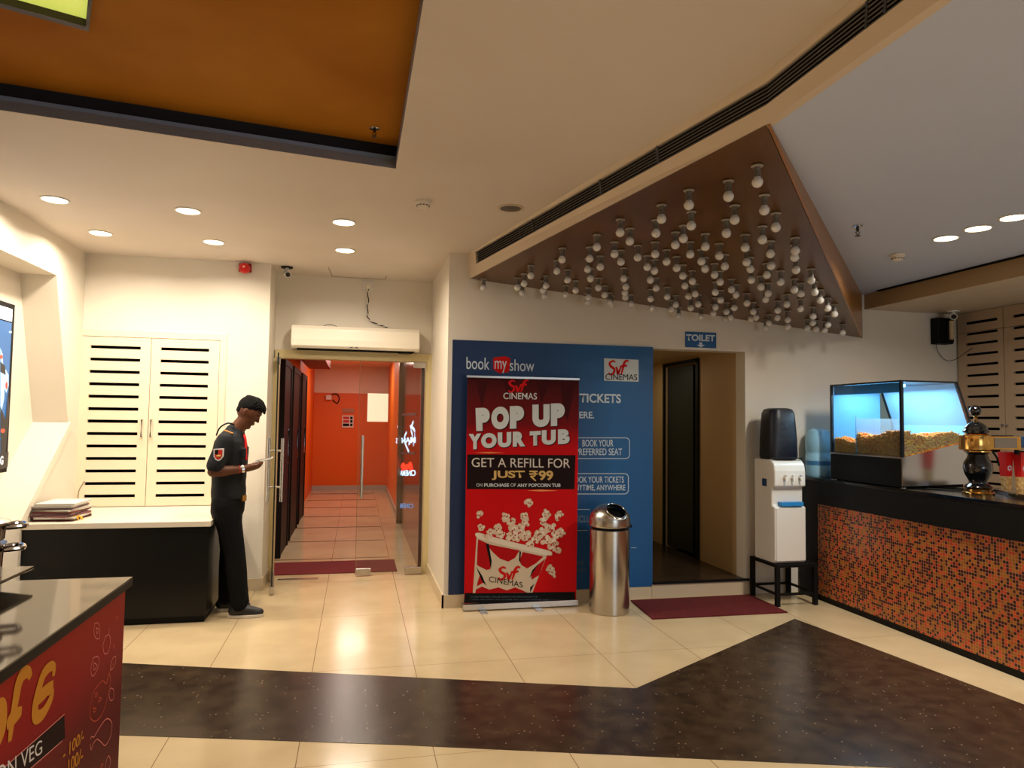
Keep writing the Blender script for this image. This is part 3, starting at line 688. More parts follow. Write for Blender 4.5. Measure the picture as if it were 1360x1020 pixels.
def sprinkler(label, x, y, cz, k=1.0):
    t = thing('fire_sprinkler', label, 'sprinkler', (x, y, cz))
    MB().lathe([(.034 * k, -.0005), (.036 * k, -.006 * k), (.018 * k, -.010 * k), (.012 * k, -.010 * k)], (x, y, cz), 24).build('escutcheon', M_chrome, t, smooth=True)
    MB().tube([(x, y, cz - .010 * k), (x, y, cz - .03 * k)], .009 * k, 10).tube([(x, y, cz - .03 * k), (x - .014 * k, y, cz - .042 * k), (x, y, cz - .062 * k)], .0035 * k, 6).tube([(x, y, cz - .03 * k), (x + .014 * k, y, cz - .042 * k), (x, y, cz - .062 * k)], .0035 * k, 6).build('frame_arms', mat('aged_brass', (70, 62, 54), .4, .8), t, smooth=True)
    MB().lathe([(.004 * k, -.062 * k), (.018 * k, -.064 * k), (.018 * k, -.066 * k), (.003 * k, -.067 * k)], (x, y, cz), 14).build('deflector', MATS['aged_brass'], t, smooth=True)
sprinkler('small sprinkler head hanging from the grey ceiling near the canopy', 3.055, 3.79, 2.80)
sprinkler('small sprinkler head hanging inside the brown ceiling coffer', .055, 3.72, 3.09, .75)

# downlights
def downlight(label, x, y, cz, power, r=.074, col=(1, .86, .68)):
    t = thing('downlight', label, 'ceiling light', (x, y, cz), 'recessed round downlights')
    MB().lathe([(r, -.0005), (r + .012, -.0006), (r + .013, -.004), (r, -.007), (r - .001, -.003)], (x, y, cz), 32).build('trim_ring', M_white, t, smooth=True)
    MB().lathe([(r - .002, -.001), (r - .002, -.0035), (.01, -.0045)], (x, y, cz), 32).build('lit_disc', M_lamp, t, smooth=True)
    if power:
        ld = bpy.data.lights.new('downlight_lamp', 'AREA'); ld.shape = 'DISK'; ld.size = r * 1.9; ld.energy = power; ld.color = col; ld.spread = 2.8
        lo = bpy.data.objects.new('lamp', ld); COL.objects.link(lo); lo.parent = t; lo.location = (0, 0, -.012)
PW = 12.5
for lb, x, y in (('leftmost downlight of the near row, close to the left wall', -1.96, 5.05), ('leftmost downlight of the far row, close to the left wall', -1.965, 5.90),
                 ('middle downlight of the near row on the cream ceiling', -1.16, 5.09), ('middle downlight of the far row, nearest the red alarm', -1.158, 5.96),
                 ('right downlight of the near row on the cream ceiling', -.125, 5.10), ('right downlight of the far row, in front of the entrance', -.13, 5.96)):
    downlight(lb, x, y, 2.95, PW)
for lb, y in (('farthest of the three downlights on the grey ceiling at right', 3.887), ('middle of the three downlights on the grey ceiling at right', 3.638), ('nearest of the three downlights on the grey ceiling at right, cut by the frame', 3.39)):
    downlight(lb, 3.81, y, 2.80, 13, .070, (1, .92, .80))

# ================================================================= AIR GRILLE
gr = thing('air_grille', 'long black slatted air grille running along the ceiling duct fascia', 'air grille', (.95, 5.6, 2.88))
mb = MB()
for k in (1, 2): fquad(mb, tuple(v + Vector((.018, 0, 0)) for v in cols_[k]), tuple(v + Vector((.018, 0, 0)) for v in cols_[k + 1]), .30, .96, .30, .96, Vector((.01, 0, 0)))
mb.build('duct_dark_backing', M_slot, gr)  # black sheet close behind the slats gives the gaps their shade
M_sl = mat('grille_black', (20, 19, 18), .5); M_sw = mat('grille_edge', (84, 78, 70), .5)
ns = 6
for n_ in range(ns):
    mb = MB(); c_ = (n_ + .5) / ns
    for k in (1, 2):
        fa = lo_f[k] + (hi_f[k] - lo_f[k]) * c_; fb = lo_f[k + 1] + (hi_f[k + 1] - lo_f[k + 1]) * c_
        fquad(mb, tuple(v + Vector((.006, 0, 0)) for v in cols_[k]), tuple(v + Vector((.006, 0, 0)) for v in cols_[k + 1]), fa - .007, fa + .012, fb - .007, fb + .012, Vector((.004, 0, 0)))
    mb.build('slat', M_sw, gr)
for q in (.06, .30, .36, .62, .78): 
    fquad_mb = MB(); A = (P1.lerp(P2, q), T1.lerp(T2, q)); q2 = q + .004; B2 = (P1.lerp(P2, q2), T1.lerp(T2, q2)); h_ = Vector((.004, 0, 0))
    fquad(fquad_mb, tuple(v + h_ for v in A), tuple(v + h_ for v in B2), .42, .86, .42, .86, Vector((.008, 0, 0))); fquad_mb.build('divider', M_sl, gr)
for q in (.10, .115):
    fquad_mb = MB(); A = (P2.lerp(PB, q), T2.lerp(TB, q)); q2 = q + .002; B2 = (P2.lerp(PB, q2), T2.lerp(TB, q2)); h_ = Vector((.004, 0, 0))
    fquad(fquad_mb, tuple(v + h_ for v in A), tuple(v + h_ for v in B2), .36, .84, .36, .84, Vector((.008, 0, 0))); fquad_mb.build('divider', M_sl, gr)

# ================================================================= LAMP BULBS ON THE CANOPY
nrm = (P2 - P1).cross(P3 - P1).normalized()
def canopy_z(x, y): return P1.z - (nrm.x * (x - P1.x) + nrm.y * (y - P1.y)) / nrm.z
BP = [(1.82, 2.93), (1.79, 3.14), (1.67, 3.33), (1.63, 3.58), (2.04, 3.22), (1.98, 3.41), (1.82, 3.6), (2.23, 3.41), (1.51, 3.9), (1.7, 3.81), (1.62, 4.02), (1.88, 3.82), (2.05, 3.62), (2.28, 3.62), (1.89, 3.95), (2.06, 3.89), (2.27, 3.79), (1.48, 4.23), (1.63, 4.31), (1.86, 4.18), (2.05, 4.07), (2.22, 4.01), (2.46, 3.82), (2.55, 3.7), (1.79, 4.3), (1.73, 4.45), (1.99, 4.29), (2.18, 4.17), (2.43, 4.04), (1.52, 4.49), (2.6, 4.03), (2.36, 4.19), (1.93, 4.47), (2.62, 3.81), (2.01, 4.53), (2.11, 4.39), (2.23, 4.54), (2.28, 4.31), (2.4, 4.4), (2.53, 4.16), (2.52, 4.54), (2.35, 4.63), (2.36, 4.77), (1.9, 4.83), (2.08, 4.76), (2.21, 4.95), (2.69, 4.22), (2.78, 4.03), (2.67, 4.38), (2.86, 4.32), (2.82, 4.5), (3.0, 4.18), (3.05, 4.44), (2.96, 4.63), (2.69, 4.68), (2.79, 4.79), (2.0, 5.04), (2.06, 5.21), (2.12, 5.35), (2.39, 5.14), (2.31, 5.28), (2.53, 4.94), (2.52, 5.03), (2.63, 4.81), (2.78, 5.0), (3.04, 4.79), (3.15, 4.51), (3.2, 4.42), (3.37, 4.59), (3.25, 4.83), (3.41, 4.89), (2.99, 4.97), (3.31, 5.04), (3.45, 5.26), (2.86, 5.23), (2.99, 5.16), (2.7, 5.22), (2.56, 5.34), (1.95, 5.38), (2.07, 5.58), (2.24, 5.53), (2.71, 5.37), (3.18, 5.19), (3.31, 5.36), (3.01, 5.32), (3.14, 5.48), (3.64, 5.05), (3.78, 5.25), (3.56, 4.76), (3.72, 4.89), (3.56, 5.28), (3.71, 5.5), (3.51, 5.48), (3.6, 5.67), (3.92, 5.24), (4.03, 5.43), (3.87, 5.45), (4.21, 5.43), (2.6, 5.51), (2.45, 5.57), (2.76, 5.7), (2.93, 5.61), (2.95, 5.43), (3.14, 5.57), (3.3, 5.42), (3.95, 5.44), (1.01, 5.74), (1.26, 5.55), (1.28, 5.4), (1.27, 5.14), (1.34, 5.72), (1.45, 5.36), (1.47, 5.52), (1.53, 5.7), (1.41, 4.91), (1.36, 4.61), (1.55, 5.1), (1.7, 5.37), (1.67, 5.55), (1.59, 4.74), (1.65, 4.64), (1.69, 4.97), (1.83, 5.19), (1.86, 5.52), (1.91, 5.69), (2.11, 5.65)]
M_bulb = mat('opal_bulb', (214, 210, 204), .25); M_hold = mat('dark_holder', (112, 106, 98), .38, .2); M_rose = mat('grey_rose', (150, 142, 130), .4)
x, y = BP[0]; cz0 = canopy_z(x, y)
rootb = thing('light_bulb', '', 'light bulb', (x, y, cz0 + .002), 'unlit bulbs under the brown canopy')
MB().lathe([(.027, -.003), (.029, -.007), (.024, -.011), (.016, -.012)], (x, y, cz0), 16).build('ceiling_rose', M_rose, rootb, smooth=True)
MB().lathe([(.016, -.012), (.0165, -.030), (.0155, -.034), (.0165, -.036), (.0175, -.052), (.019, -.060)], (x, y, cz0), 16).build('lamp_holder', M_hold, rootb, smooth=True)
pf = [(.0165, -.0601), (.0175, -.064)] + [(.0265 * math.sin(t), -.083 - .0265 * math.cos(t)) for t in [PI * (.76 - .76 * i / 9) for i in range(0, 9)]] + [(.004, -.1094)]
MB().lathe(pf, (x, y, cz0), 18).build('globe', M_bulb, rootb, smooth=True)
def bulb_label(i, x, y):
    if i == 0: return 'white bulb nearest the canopy tip, the closest one to the camera'
    if (x, y) == (1.01, 5.74): return 'white bulb alone at the far left corner of the canopy'
    if (x, y) == (4.21, 5.43): return 'white bulb farthest right, nearest the low right corner of the canopy'
    if y > 5.3: return 'small unlit white bulb hanging close to the back wall under the brown canopy'
    if y < 4.2: return 'unlit white bulb hanging in the front part of the brown canopy'
    return 'unlit white bulb hanging in the crowded middle of the brown canopy'
rootb['label'] = bulb_label(0, x, y)
for i, (x, y) in enumerate(BP[1:]):
    copy_thing(rootb, (x, y, canopy_z(x, y) + .002), bulb_label(i + 1, x, y))

# ================================================================= BLUE TICKET PANEL
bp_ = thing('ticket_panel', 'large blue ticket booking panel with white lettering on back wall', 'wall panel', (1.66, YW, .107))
MB().box((.768, YW - .012, .108), (2.566, YW - .0005, 2.215)).build('backing', gradient_mat('blue_print', 0, [(0, (0, 34, 80)), (.45, (0, 60, 112)), (.8, (0, 90, 150)), (1, (0, 78, 134))], .5, 1.8, -.9), bp_)  # gradient holds the print's own fade plus lighting put into the colour
S = Sheet('y', YW - .012, -1, bp_); M_pw = mat('print_white', (206, 220, 232), .5); M_pr = mat('print_red', (196, 24, 20), .5); M_pk = mat('print_black', (16, 16, 18), .5)
M_pg = mat('print_grey', (92, 104, 118), .5)
S.box('book', 619.5, 474, 650, 490, M_pw, 1.2)
S.polys([[(655, 475), (671, 473), (678, 476), (676, 494), (663, 496), (655, 490)]], M_pr, 'red_patch')
S.box('my', 657, 479, 673, 495, M_pw, .6, lift=.002)
S.box('show', 677, 477, 709.5, 492.5, M_pw, 1.2)
S.polys([[(802.3, 475.8), (848, 477.8), (848, 507), (802.3, 505.6)]], mat('logo_plate', (196, 204, 206), .4), 'logo_plate')
def svf(S, x0, y0, w, h, m, wd, lift):
    q = lambda pts: smooth_line([(x0 + a * w, y0 + b * h) for a, b in pts], 5)
    S.stroke([q([(.34, .12), (.22, .02), (.06, .18), (.12, .40), (.28, .58), (.26, .84), (.12, .98), (0, .84)]),
              q([(.36, .42), (.42, .60), (.46, .92), (.54, .70), (.62, .40)]),
              q([(1.0, .06), (.88, .0), (.76, .22), (.70, .60), (.62, 1.0)]), q([(.56, .42), (.74, .38), (.92, .34)])], wd, m, 'logo_script', lift, True)
svf(S, 808, 479, 27, 19, M_pr, .022, .0025)
S.box('CINEMAS', 804, 496.5, 846, 504.5, M_pk, .6, lift=.0035)
S.box('TICKETS', 769.5, 522.5, 824.5, 534.5, M_pw, 1.0, bold=.025)
S.box('HERE.', 761, 546.5, 789, 555.5, M_pw, .4, bold=.02)
def rrect(S, l, t, r, b, rad, m, lw=.006):
    pts = []
    for cx_, cy_, a0 in ((r - rad, t + rad, -90), (r - rad, b - rad, 0), (l + rad, b - rad, 90), (l + rad, t + rad, 180)):
        for k in range(5):
            t_ = math.radians(a0 + 22.5 * k); pts.append((cx_ + rad * math.cos(t_), cy_ + rad * math.sin(t_)))
    pts.append(pts[0]); S.stroke([pts], lw, m, 'outline_box')
rrect(S, 700, 581.5, 836, 609, 5, M_pw); rrect(S, 700, 629, 834.5, 656, 5, M_pw)
S.box('BOOK YOUR', 773.5, 584, 814.5, 593, M_pw, 0, bold=.008)
S.box('PREFERRED SEAT', 765, 595.5, 826, 604.5, M_pw, 0, bold=.008)
S.box('BOOK YOUR TICKETS', 759.5, 632.8, 828.5, 641, M_pw, 0, bold=.008)
S.box('ANYTIME, ANYWHERE', 758.5, 643.8, 830.5, 652.5, M_pw, 0, bold=.008)
S.stroke([[(765, 676.5), (783, 676.5)], [(764, 704.5), (780, 704.5)], [(838, 727.5), (845.5, 727.5)]], .004, M_pw, 'rule_line')
S.box('EXCLUSIVE', 759, 684.5, 800, 693.5, mat('print_grey_light', (120, 130, 142), .5), 0, bold=.01)
S.box('d call', 762, 742.5, 776, 750, M_pg, 0); S.box('down', 763, 753, 778, 759, M_pg, 0)
# TOILET sign
ts = thing('toilet_sign', 'small blue TOILET sign with a down arrow above the passage', 'sign', (3.03, YW, 2.23))
MB().box((2.880, YW - .008, 2.226), (3.187, YW - .0006, 2.368)).build('plate', mat('sign_blue', (10, 88, 150), .4), ts, bevel=.002)
S2 = Sheet('y', YW - .008, -1, ts)
S2.box('TOILET', 911, 443.8, 949.5, 452.5, M_pw, 1.2, bold=.035)
S2.polys([[(928.5, 454.5), (932.5, 454.6), (932.5, 458), (936.5, 458.1), (930.5, 461.5), (925.5, 457.9), (928.5, 458)]], M_pw, 'arrow')

# ================================================================= ROLL-UP BANNER
YB = 5.71
bn = thing('rollup_banner', 'red roll-up banner reading pop up your tub before the blue panel', 'banner', (1.36, YB, 0))
MB().box((.868, YB - .04, .008), (1.845, YB + .05, .056)).build('cassette', M_steel, bn, bevel=.004)
MB().box((1.0, YB - .13, .0), (1.06, YB + .07, .0078)).build('foot', M_steel, bn, bevel=.002)
MB().box((1.46, YB - .13, .0), (1.52, YB + .07, .0078)).build('foot', M_steel, bn, bevel=.002)
MB().box((.875, YB - .010, 1.895), (1.848, YB + .008, 1.912)).build('top_rail', M_steel, bn)
MB().tube([(1.36, YB + .03, .05), (1.36, YB + .012, 1.89)], .008).build('pole', M_steel, bn)
def bpt(x, z, o=0): return (x, YB + .002 + o, z)
M_bred = gradient_mat('banner_red', 2, [(0, (196, 12, 16)), (.36, (198, 12, 18)), (.62, (200, 10, 16)), (.70, (186, 10, 18)), (.80, (110, 16, 20)), (.93, (84, 20, 22)), (1, (60, 14, 18))], .35, 1.9, 0)
MB().prism([bpt(.885, .057), bpt(1.836, .057), bpt(1.846, 1.896), bpt(.882, 1.896)], (0, -.0015, 0)).build('fabric', M_bred, bn)
B = Sheet('y', YB + .0005, -1, bn)
B.polys([[(617.5, 787.5), (763.5, 786.0), (764, 799.5), (616, 801)]], M_pk, 'black_band', .0006)
B.polys([[(620.5, 603.5), (764.3, 604.5), (762.8, 649.8), (620, 649.5)]], mat('banner_black', (30, 14, 14), .4), 'black_band', .0006)
mD = mat('banner_dark_red', (62, 14, 18), .4)
B.polys([[(632, 505), (648, 505), (640, 540)], [(668, 505), (684, 505), (676, 530)], [(712, 505), (732, 505), (719, 535)], [(744, 505), (764, 506), (754, 560), (748, 545)]], mD, 'curtain_fold', .0007)
svf(B, 675, 505, 27, 16, mat('print_bright_red', (206, 22, 24), .5), .020, .0015)
B.box('CINEMAS', 668.5, 521.5, 713, 530, mat('print_silver', (214, 218, 220), .5), .6, bold=.006, lift=.0022)
mW = mat('print_offwhite', (204, 212, 216), .5); mSh = mat('print_shadow', (40, 6, 8), .5)
def jumbled(word, quads, bold):
    for ch, (l, t, r, b, sl) in zip(word, quads):
        for m_, off_, lf in ((mSh, 1.1, .0012), (mW, 0, .0020)):
            B.text(ch, [(l + off_ + sl, t + off_), (r + off_ + sl, t + off_ - .8), (r + off_, b + off_ - .8), (l + off_, b + off_)], m_, bold=bold, lift=lf, name='lettering')
jumbled('POPUP', [(632.5, 542, 651, 572.5, -1), (652.5, 540.5, 676, 570.5, 0), (677, 539.5, 696, 569.5, 0), (707, 537.5, 730, 567.5, 0), (731.5, 536, 750, 566, 0)], .09)
jumbled('YOURTUB', [(622.5, 576.5, 639, 597, 0), (639, 575.5, 659.5, 595.5, 0), (661, 574.5, 679, 594.5, 0), (681, 573.5, 697.5, 593.5, 0), (703.5, 573, 718, 592, 0), (719.5, 571.5, 738, 591, 0), (741, 570.5, 756.5, 590, 0)], .075)
B.box('GET A REFILL FOR', 626.5, 608, 757, 620.2, mat('print_cream', (216, 208, 200), .5), 1.2, lift=.0016)
mG = mat('print_gold', (212, 176, 108), .5)
B.box('JUST', 653, 625, 697, 637.5, mG, 0, bold=.03, lift=.0016)
B.box('99', 715.5, 625, 734.5, 638, mG, 0, bold=.03, lift=.0016)
B.stroke([[(703, 626), (714, 626)], [(703, 629.5), (714, 629.5)], smooth_line([(706, 626), (710.5, 627.5), (710, 632), (704, 632.8)], 4), [(705, 632.8), (711.5, 638.5)]], .012, mG, lift=.0016)
B.box('ON', 632.5, 642, 640.5, 646.3, mW, 0, lift=.0016); B.box('PURCHASE', 643, 642, 676, 646.5, mW, 0, bold=.025, lift=.0016)
B.box('OF', 678, 642, 685, 646.3, mW, 0, lift=.0016); B.box('ANY POPCORN TUB', 687, 642.2, 744.5, 646.7, mW, 0, bold=.025, lift=.0016)
mFl = mat('print_flare', (246, 150, 90), .5)
B.polys([[(630, 601.3), (650, 600.3), (670, 601.5), (650, 602.2)], [(700, 651.5), (718, 650.2), (742, 651.7), (718, 652.6)]], mFl, 'flare_print', .0017)
B.box('* A ONE TIME REFILL WILL BE DONE IN THE SAME POPCORN TUB', 624, 791.5, 714, 793.6, M_pg, 0, lift=.0014)
B.box('* OFFER VALID FROM 24TH OCTOBER ONLY AT THIS COUNTER, SUBJECT TO CHANGE', 624, 795.5, 752, 797.4, M_pg, 0, lift=.0014)
# printed tub
mTub = mat('print_tub', (206, 190, 168), .5); mRd = mat('print_tub_red', (172, 12, 18), .5)
B.polys([[(633, 712), (729, 731), (707, 787), (628, 788)]], mTub, 'tub_print', .0008)
B.polys([[(635, 716), (648, 722), (652, 745), (651, 756), (646, 757), (636, 752), (632.5, 750)],
         [(645, 722), (690, 731), (684, 741), (675, 746), (664, 742), (655, 734)],
         [(694, 733), (722, 739), (712, 748), (700, 755), (693, 751), (690, 745)],
         [(724, 742), (716, 764), (706, 770), (705, 762), (712, 752)],
         [(632, 756), (642, 774), (629, 781)],
         [(629, 784), (640, 779), (650, 783), (662, 780), (673, 784), (684, 780), (694, 784), (700, 787), (629, 788)]], mRd, 'tub_pattern', .0011)
B.polys([[(645, 722), (649, 722), (653, 745), (652, 756), (650, 745)], [(690, 731), (692, 733), (691, 745), (693, 751), (689, 744)], [(632, 752), (640, 764), (646, 778), (640, 772)], [(703, 768), (707, 757), (716, 748), (708, 760)], [(704, 787), (710, 775), (704, 780)]], M_pk, 'tub_outline', .0014)
B.polys([[(628, 786), (630.5, 752), (633, 716), (634.5, 716), (633, 756), (637, 764), (634, 774), (631, 788)]], mTub, 'tub_edge', .0013)
B.polys([smooth_line([(631, 709), (636, 707.5), (655, 713), (690, 722), (728, 731), (733, 735), (728, 737.5), (690, 729), (650, 719), (634, 714), (631, 709)], 3)[:-1]], mat('print_rim', (222, 212, 196), .5), 'tub_rim', .0016)
svf(B, 662, 753, 29, 17, M_pr, .024, .0020)
B.text('CINEMAS', [(650, 765), (694, 773), (694, 780.5), (649, 772.5)], M_pk, lift=.0026)
ker = [(702, 667, 6), (636, 683, 5.5), (640, 700, 6), (672, 687, 7), (679, 693, 6), (697, 686, 6.5), (698, 694, 6), (726, 683, 7), (722, 692, 7), (744, 682, 5), (741, 687, 5), (660, 704, 8), (666, 710, 7), (652, 708, 6), (682, 704, 8), (690, 701, 7), (686, 712, 8), (698, 712, 8), (675, 712, 7), (718, 708, 9), (731, 702, 8), (740, 710, 8), (724, 716, 8), (735, 720, 7), (746, 706, 6), (711, 716, 7), (740, 729, 6), (732, 727, 6), (731, 757, 7), (735, 762, 5), (645, 712, 5), (704, 722, 6)]
rnd = random.Random(3)
mp1, mp2, mp3 = mat('print_popcorn', (214, 190, 166), .5), mat('print_popcorn_light', (230, 216, 200), .5), mat('print_popcorn_shade', (160, 96, 70), .5)
for n_, (x, y, r) in enumerate(ker):
    d1, d2, d3 = [], [], []
    for k in range(10):
        a_ = rnd.uniform(0, 2 * PI); q = rnd.uniform(.25, .8) * r; d1.append((x + q * math.cos(a_), y + q * math.sin(a_), r * rnd.uniform(.28, .42)))
    for k in range(5):
        a_ = rnd.uniform(0, 2 * PI); q = rnd.uniform(.1, .65) * r; d2.append((x + q * math.cos(a_), y + q * math.sin(a_), r * rnd.uniform(.16, .24)))
    for k in range(3): d3.append((x + rnd.uniform(-.5, .5) * r, y + rnd.uniform(-.3, .6) * r, r * .15))
    B.kernel([(d1, mp1, .0019 + n_ * .00003), (d2, mp2, .0021 + n_ * .00003), (d3, mp3, .0023 + n_ * .00003)], 'popcorn_print')

# ================================================================= BIN
bc = (2.05, 5.50)
bi = thing('litter_bin', 'round brushed steel litter bin with a domed lid beside the banner', 'bin', (bc[0], bc[1], 0))
MB().lathe([(.160, .0005), (.164, .004), (.164, .665), (.158, .672), (.150, .674)], (bc[0], bc[1], 0), 56).build('body', mat('bin_steel', (200, 196, 190), .22, 1), bi, smooth=True)
MB().lathe([(.150, .674), (.150, .700)], (bc[0], bc[1], 0), 40).build('collar', M_blackm, bi, smooth=True)
mb = MB(); prof = [(.168, .690), (.170, .700), (.168, .745)]
for k in range(1, 15):
    t = k / 14 * PI / 2; prof.append((.166 * math.cos(t) + .001, .748 + .125 * math.sin(t)))
mb.lathe(prof, (bc[0], bc[1], 0), 72, caps=False)
hole = Vector((bc[0] + .02, bc[1] - .105, .835)); hn = Vector((.15, -.72, .68)).normalized()
dead = [f for f in mb.bm.faces if (lambda c: (c - hole - hn * (c - hole).dot(hn)).length < .084 and (c - Vector((bc[0], bc[1], .75))).dot(hn) > 0)(f.calc_center_median())]
bmesh.ops.delete(mb.bm, geom=dead, context='FACES')
lid = mb.build('domed_lid', M_steel, bi, smooth=True)
so_ = lid.modifiers.new('t', 'SOLIDIFY'); so_.thickness = .003
# rim of the opening and dark liner
U = hn.cross(Vector((0, 0, 1))).normalized(); V = hn.cross(U)
ring = []
for k in range(41):
    t = 2 * PI * k / 40; q = hole + U * .083 * math.cos(t) + V * .083 * math.sin(t)
    # push on to the dome
    c0 = Vector((bc[0], bc[1], .748)); q0 = q - c0; s_ = 0
    lo_, hi_ = -.2, .2
    for _ in range(30):
        mid = (lo_ + hi_) / 2; w_ = q0 + hn * mid
        if math.hypot(w_.x, w_.y) ** 2 / .167 ** 2 + (w_.z / .125) ** 2 > 1: hi_ = mid
        else: lo_ = mid
    ring.append(q + hn * (lo_ + .002))
MB().tube(ring, .0045, 8).build('opening_rim', M_chrome, bi, smooth=True)
MB().lathe([(.140, .70), (.140, .745), (.10, .80), (.02, .822)], (bc[0], bc[1], 0), 32).build('inner_liner', M_slot, bi, smooth=True)
MB().box((bc[0] + .155, bc[1] - .035, .675), (bc[0] + .185, bc[1] + .01, .70)).build('lid_hinge', M_blackm, bi, bevel=.004)
# red mat
tag(MB().prism([(2.345, 5.765, .001), (2.30, 5.20, .001), (3.48, 5.19, .001), (3.49, 5.775, .001)], (0, 0, .009)).build('door_mat', mat('red_coir', (100, 8, 12), .95, bump=(260, .7), var=(30, (86, 6, 10), (108, 12, 16)))), 'dark red rectangular mat before the step of the toilet passage', 'mat')

# ================================================================= WATER DISPENSER ON STAND
ws = thing('dispenser_stand', 'low black metal stand carrying the water dispenser', 'stand', (3.70, 5.58, 0))
sx0, sx1, sy0, sy1 = 3.515, 3.875, 5.385, 5.765
for (x, y) in ((sx0, sy0), (sx1, sy0), (sx0, sy1), (sx1, sy1)):
    MB().box((x - .018, y - .018, 0), (x + .018, y + .018, .325)).build('leg', M_blackm, ws, bevel=.002)
MB().box((sx0 - .018, sy0 - .018, .3255), (sx1 + .018, sy1 + .018, .352)).build('top_frame', M_blackm, ws, bevel=.002)
MB().box((sx0 + .018, sy0 - .008, .09), (sx1 - .018, sy0 + .008, .11)).box((sx0 + .018, sy1 - .008, .09), (sx1 - .018, sy1 + .008, .11)).box((sx0 - .008, sy0 + .018, .09), (sx0 + .008, sy1 - .018, .11)).box((sx1 - .008, sy0 + .018, .09), (sx1 + .008, sy1 - .018, .11)).build('stretcher', M_blackm, ws)
wd = thing('water_dispenser', 'white bottled water dispenser with three taps left of the counter', 'water dispenser', (3.665, 5.58, .352))
x0, x1, y0, y1 = 3.505, 3.805, 5.40, 5.715; M_dw = mat('dispenser_white', (222, 218, 210), .28)
pf = [(y0 + .02, .353), (y1, .353), (y1, 1.235), (y0 + .06, 1.235), (y0 + .015, 1.20), (y0, 1.14), (y0, 1.01), (y0 + .045, .995), (y0 + .045, .845), (y0, .83), (y0, .38)]
# side profile in the y-z plane, extruded across x
MB().prism([(x0, y, z) for y, z in pf], (x1 - x0, 0, 0)).build('cabinet', M_dw, wd, bevel=.012, seg=3)
MB().box((x0 + .012, y0 - .006, .375), (x1 - .010, y0 - .0002, .825)).build('front_door', M_dw, wd, bevel=.003)
MB().box((x0 + .055, y0 - .012, .84), (x1 - .03, y0 + .044, .875)).build('drip_tray', mat('tray_blue', (40, 130, 196), .35), wd, bevel=.003)
for k in range(3):
    xx = x0 + .095 + .073 * k
    tp = MB().lathe([(.013, 0), (.013, -.02), (.009, -.03)], (xx, y0 - .0002, 1.085), 14, 'y').tube([(xx, y0 - .024, 1.085), (xx, y0 - .03, 1.055)], .009, 10).build('tap', M_white, wd, smooth=True)
    tb = MB().ball((xx, y0 - .02, 1.105), .012, 2).build('tap_button', mat(['tap_red', 'tap_white', 'tap_blue'][k], [(206, 196, 190), (225, 225, 225), (190, 196, 206)][k], .4), None, smooth=True)
    tb.parent = tp
    for v in tb.data.vertices: v.co -= wd.location
MB().box((x0 - .002, y0 + .12, 1.00), (x0 - .0003, y0 + .19, 1.065)).build('side_sticker', mat('sticker_blue', (16, 60, 110), .4), wd)
S3 = Sheet('x', x0, -1, wd)
# covered bottle
jb = thing('covered_water_bottle', 'water bottle under a dark fitted cover on top of the dispenser', 'water bottle', (3.645, 5.56, 1.236))
mb = MB()
zz = [(1.237, .135, .125), (1.26, .142, .132), (1.40, .138, .130), (1.55, .128, .122), (1.64, .120, .115), (1.672, .105, .100), (1.684, .07, .07)]
rings = []
for z_, rx, ry in zz:
    ring = []
    for k in range(40):
        t = 2 * PI * k / 40; c, s_ = math.cos(t), math.sin(t); e_ = .55; wob = 1 + .012 * math.sin(t * 7 + z_ * 9)
        ring.append(mb.bm.verts.new((3.645 + math.copysign(abs(c) ** e_, c) * rx * wob, 5.56 + math.copysign(abs(s_) ** e_, s_) * ry * wob, z_)))
    rings.append(ring)
for a_, b_ in zip(rings, rings[1:]):
    for i in range(40): mb.bm.faces.new((a_[i], a_[(i + 1) % 40], b_[(i + 1) % 40], b_[i]))
mb.bm.faces.new(rings[0][::-1]); mb.bm.faces.new(rings[-1])
mb.build('cover', mat('navy_cover', (12, 17, 30), .42, bump=(30, .25)), jb, smooth=True)
MB().tube(smooth_line([(3.50, 5.45, 1.245), (3.51, 5.43, 1.25), (3.78, 5.43, 1.25), (3.785, 5.45, 1.245)]), .005, 6).build('hem', M_blackm, jb)

# ================================================================= RIGHT COUNTER
rc = thing('snack_counter', 'long snack counter with black top and orange mosaic front', 'counter', (4.3, 4.0, 0))
CT = 1.07
MB().box((4.0, 1.2, 1.045), (4.75, 5.80, CT)).build('black_top', mat('counter_black', (9, 10, 12), .16), rc, bevel=.003)
MB().box((4.002, 1.2, .842), (4.05, 5.80, 1.0445)).build('apron', M_blackm, rc)
MB().box((4.012, 1.2, .05), (4.03, 5.53, .8415)).build('mosaic_front', M_mosaic, rc)
MB().box((4.031, 1.2, 0), (4.70, 5.79, .8415)).box((4.008, 5.531, 0), (4.031, 5.79, .8415)).build('carcass', M_blackm, rc)
MB().box((4.02, 1.2, 0), (4.0305, 5.53, .0495)).build('plinth', M_blackm, rc)
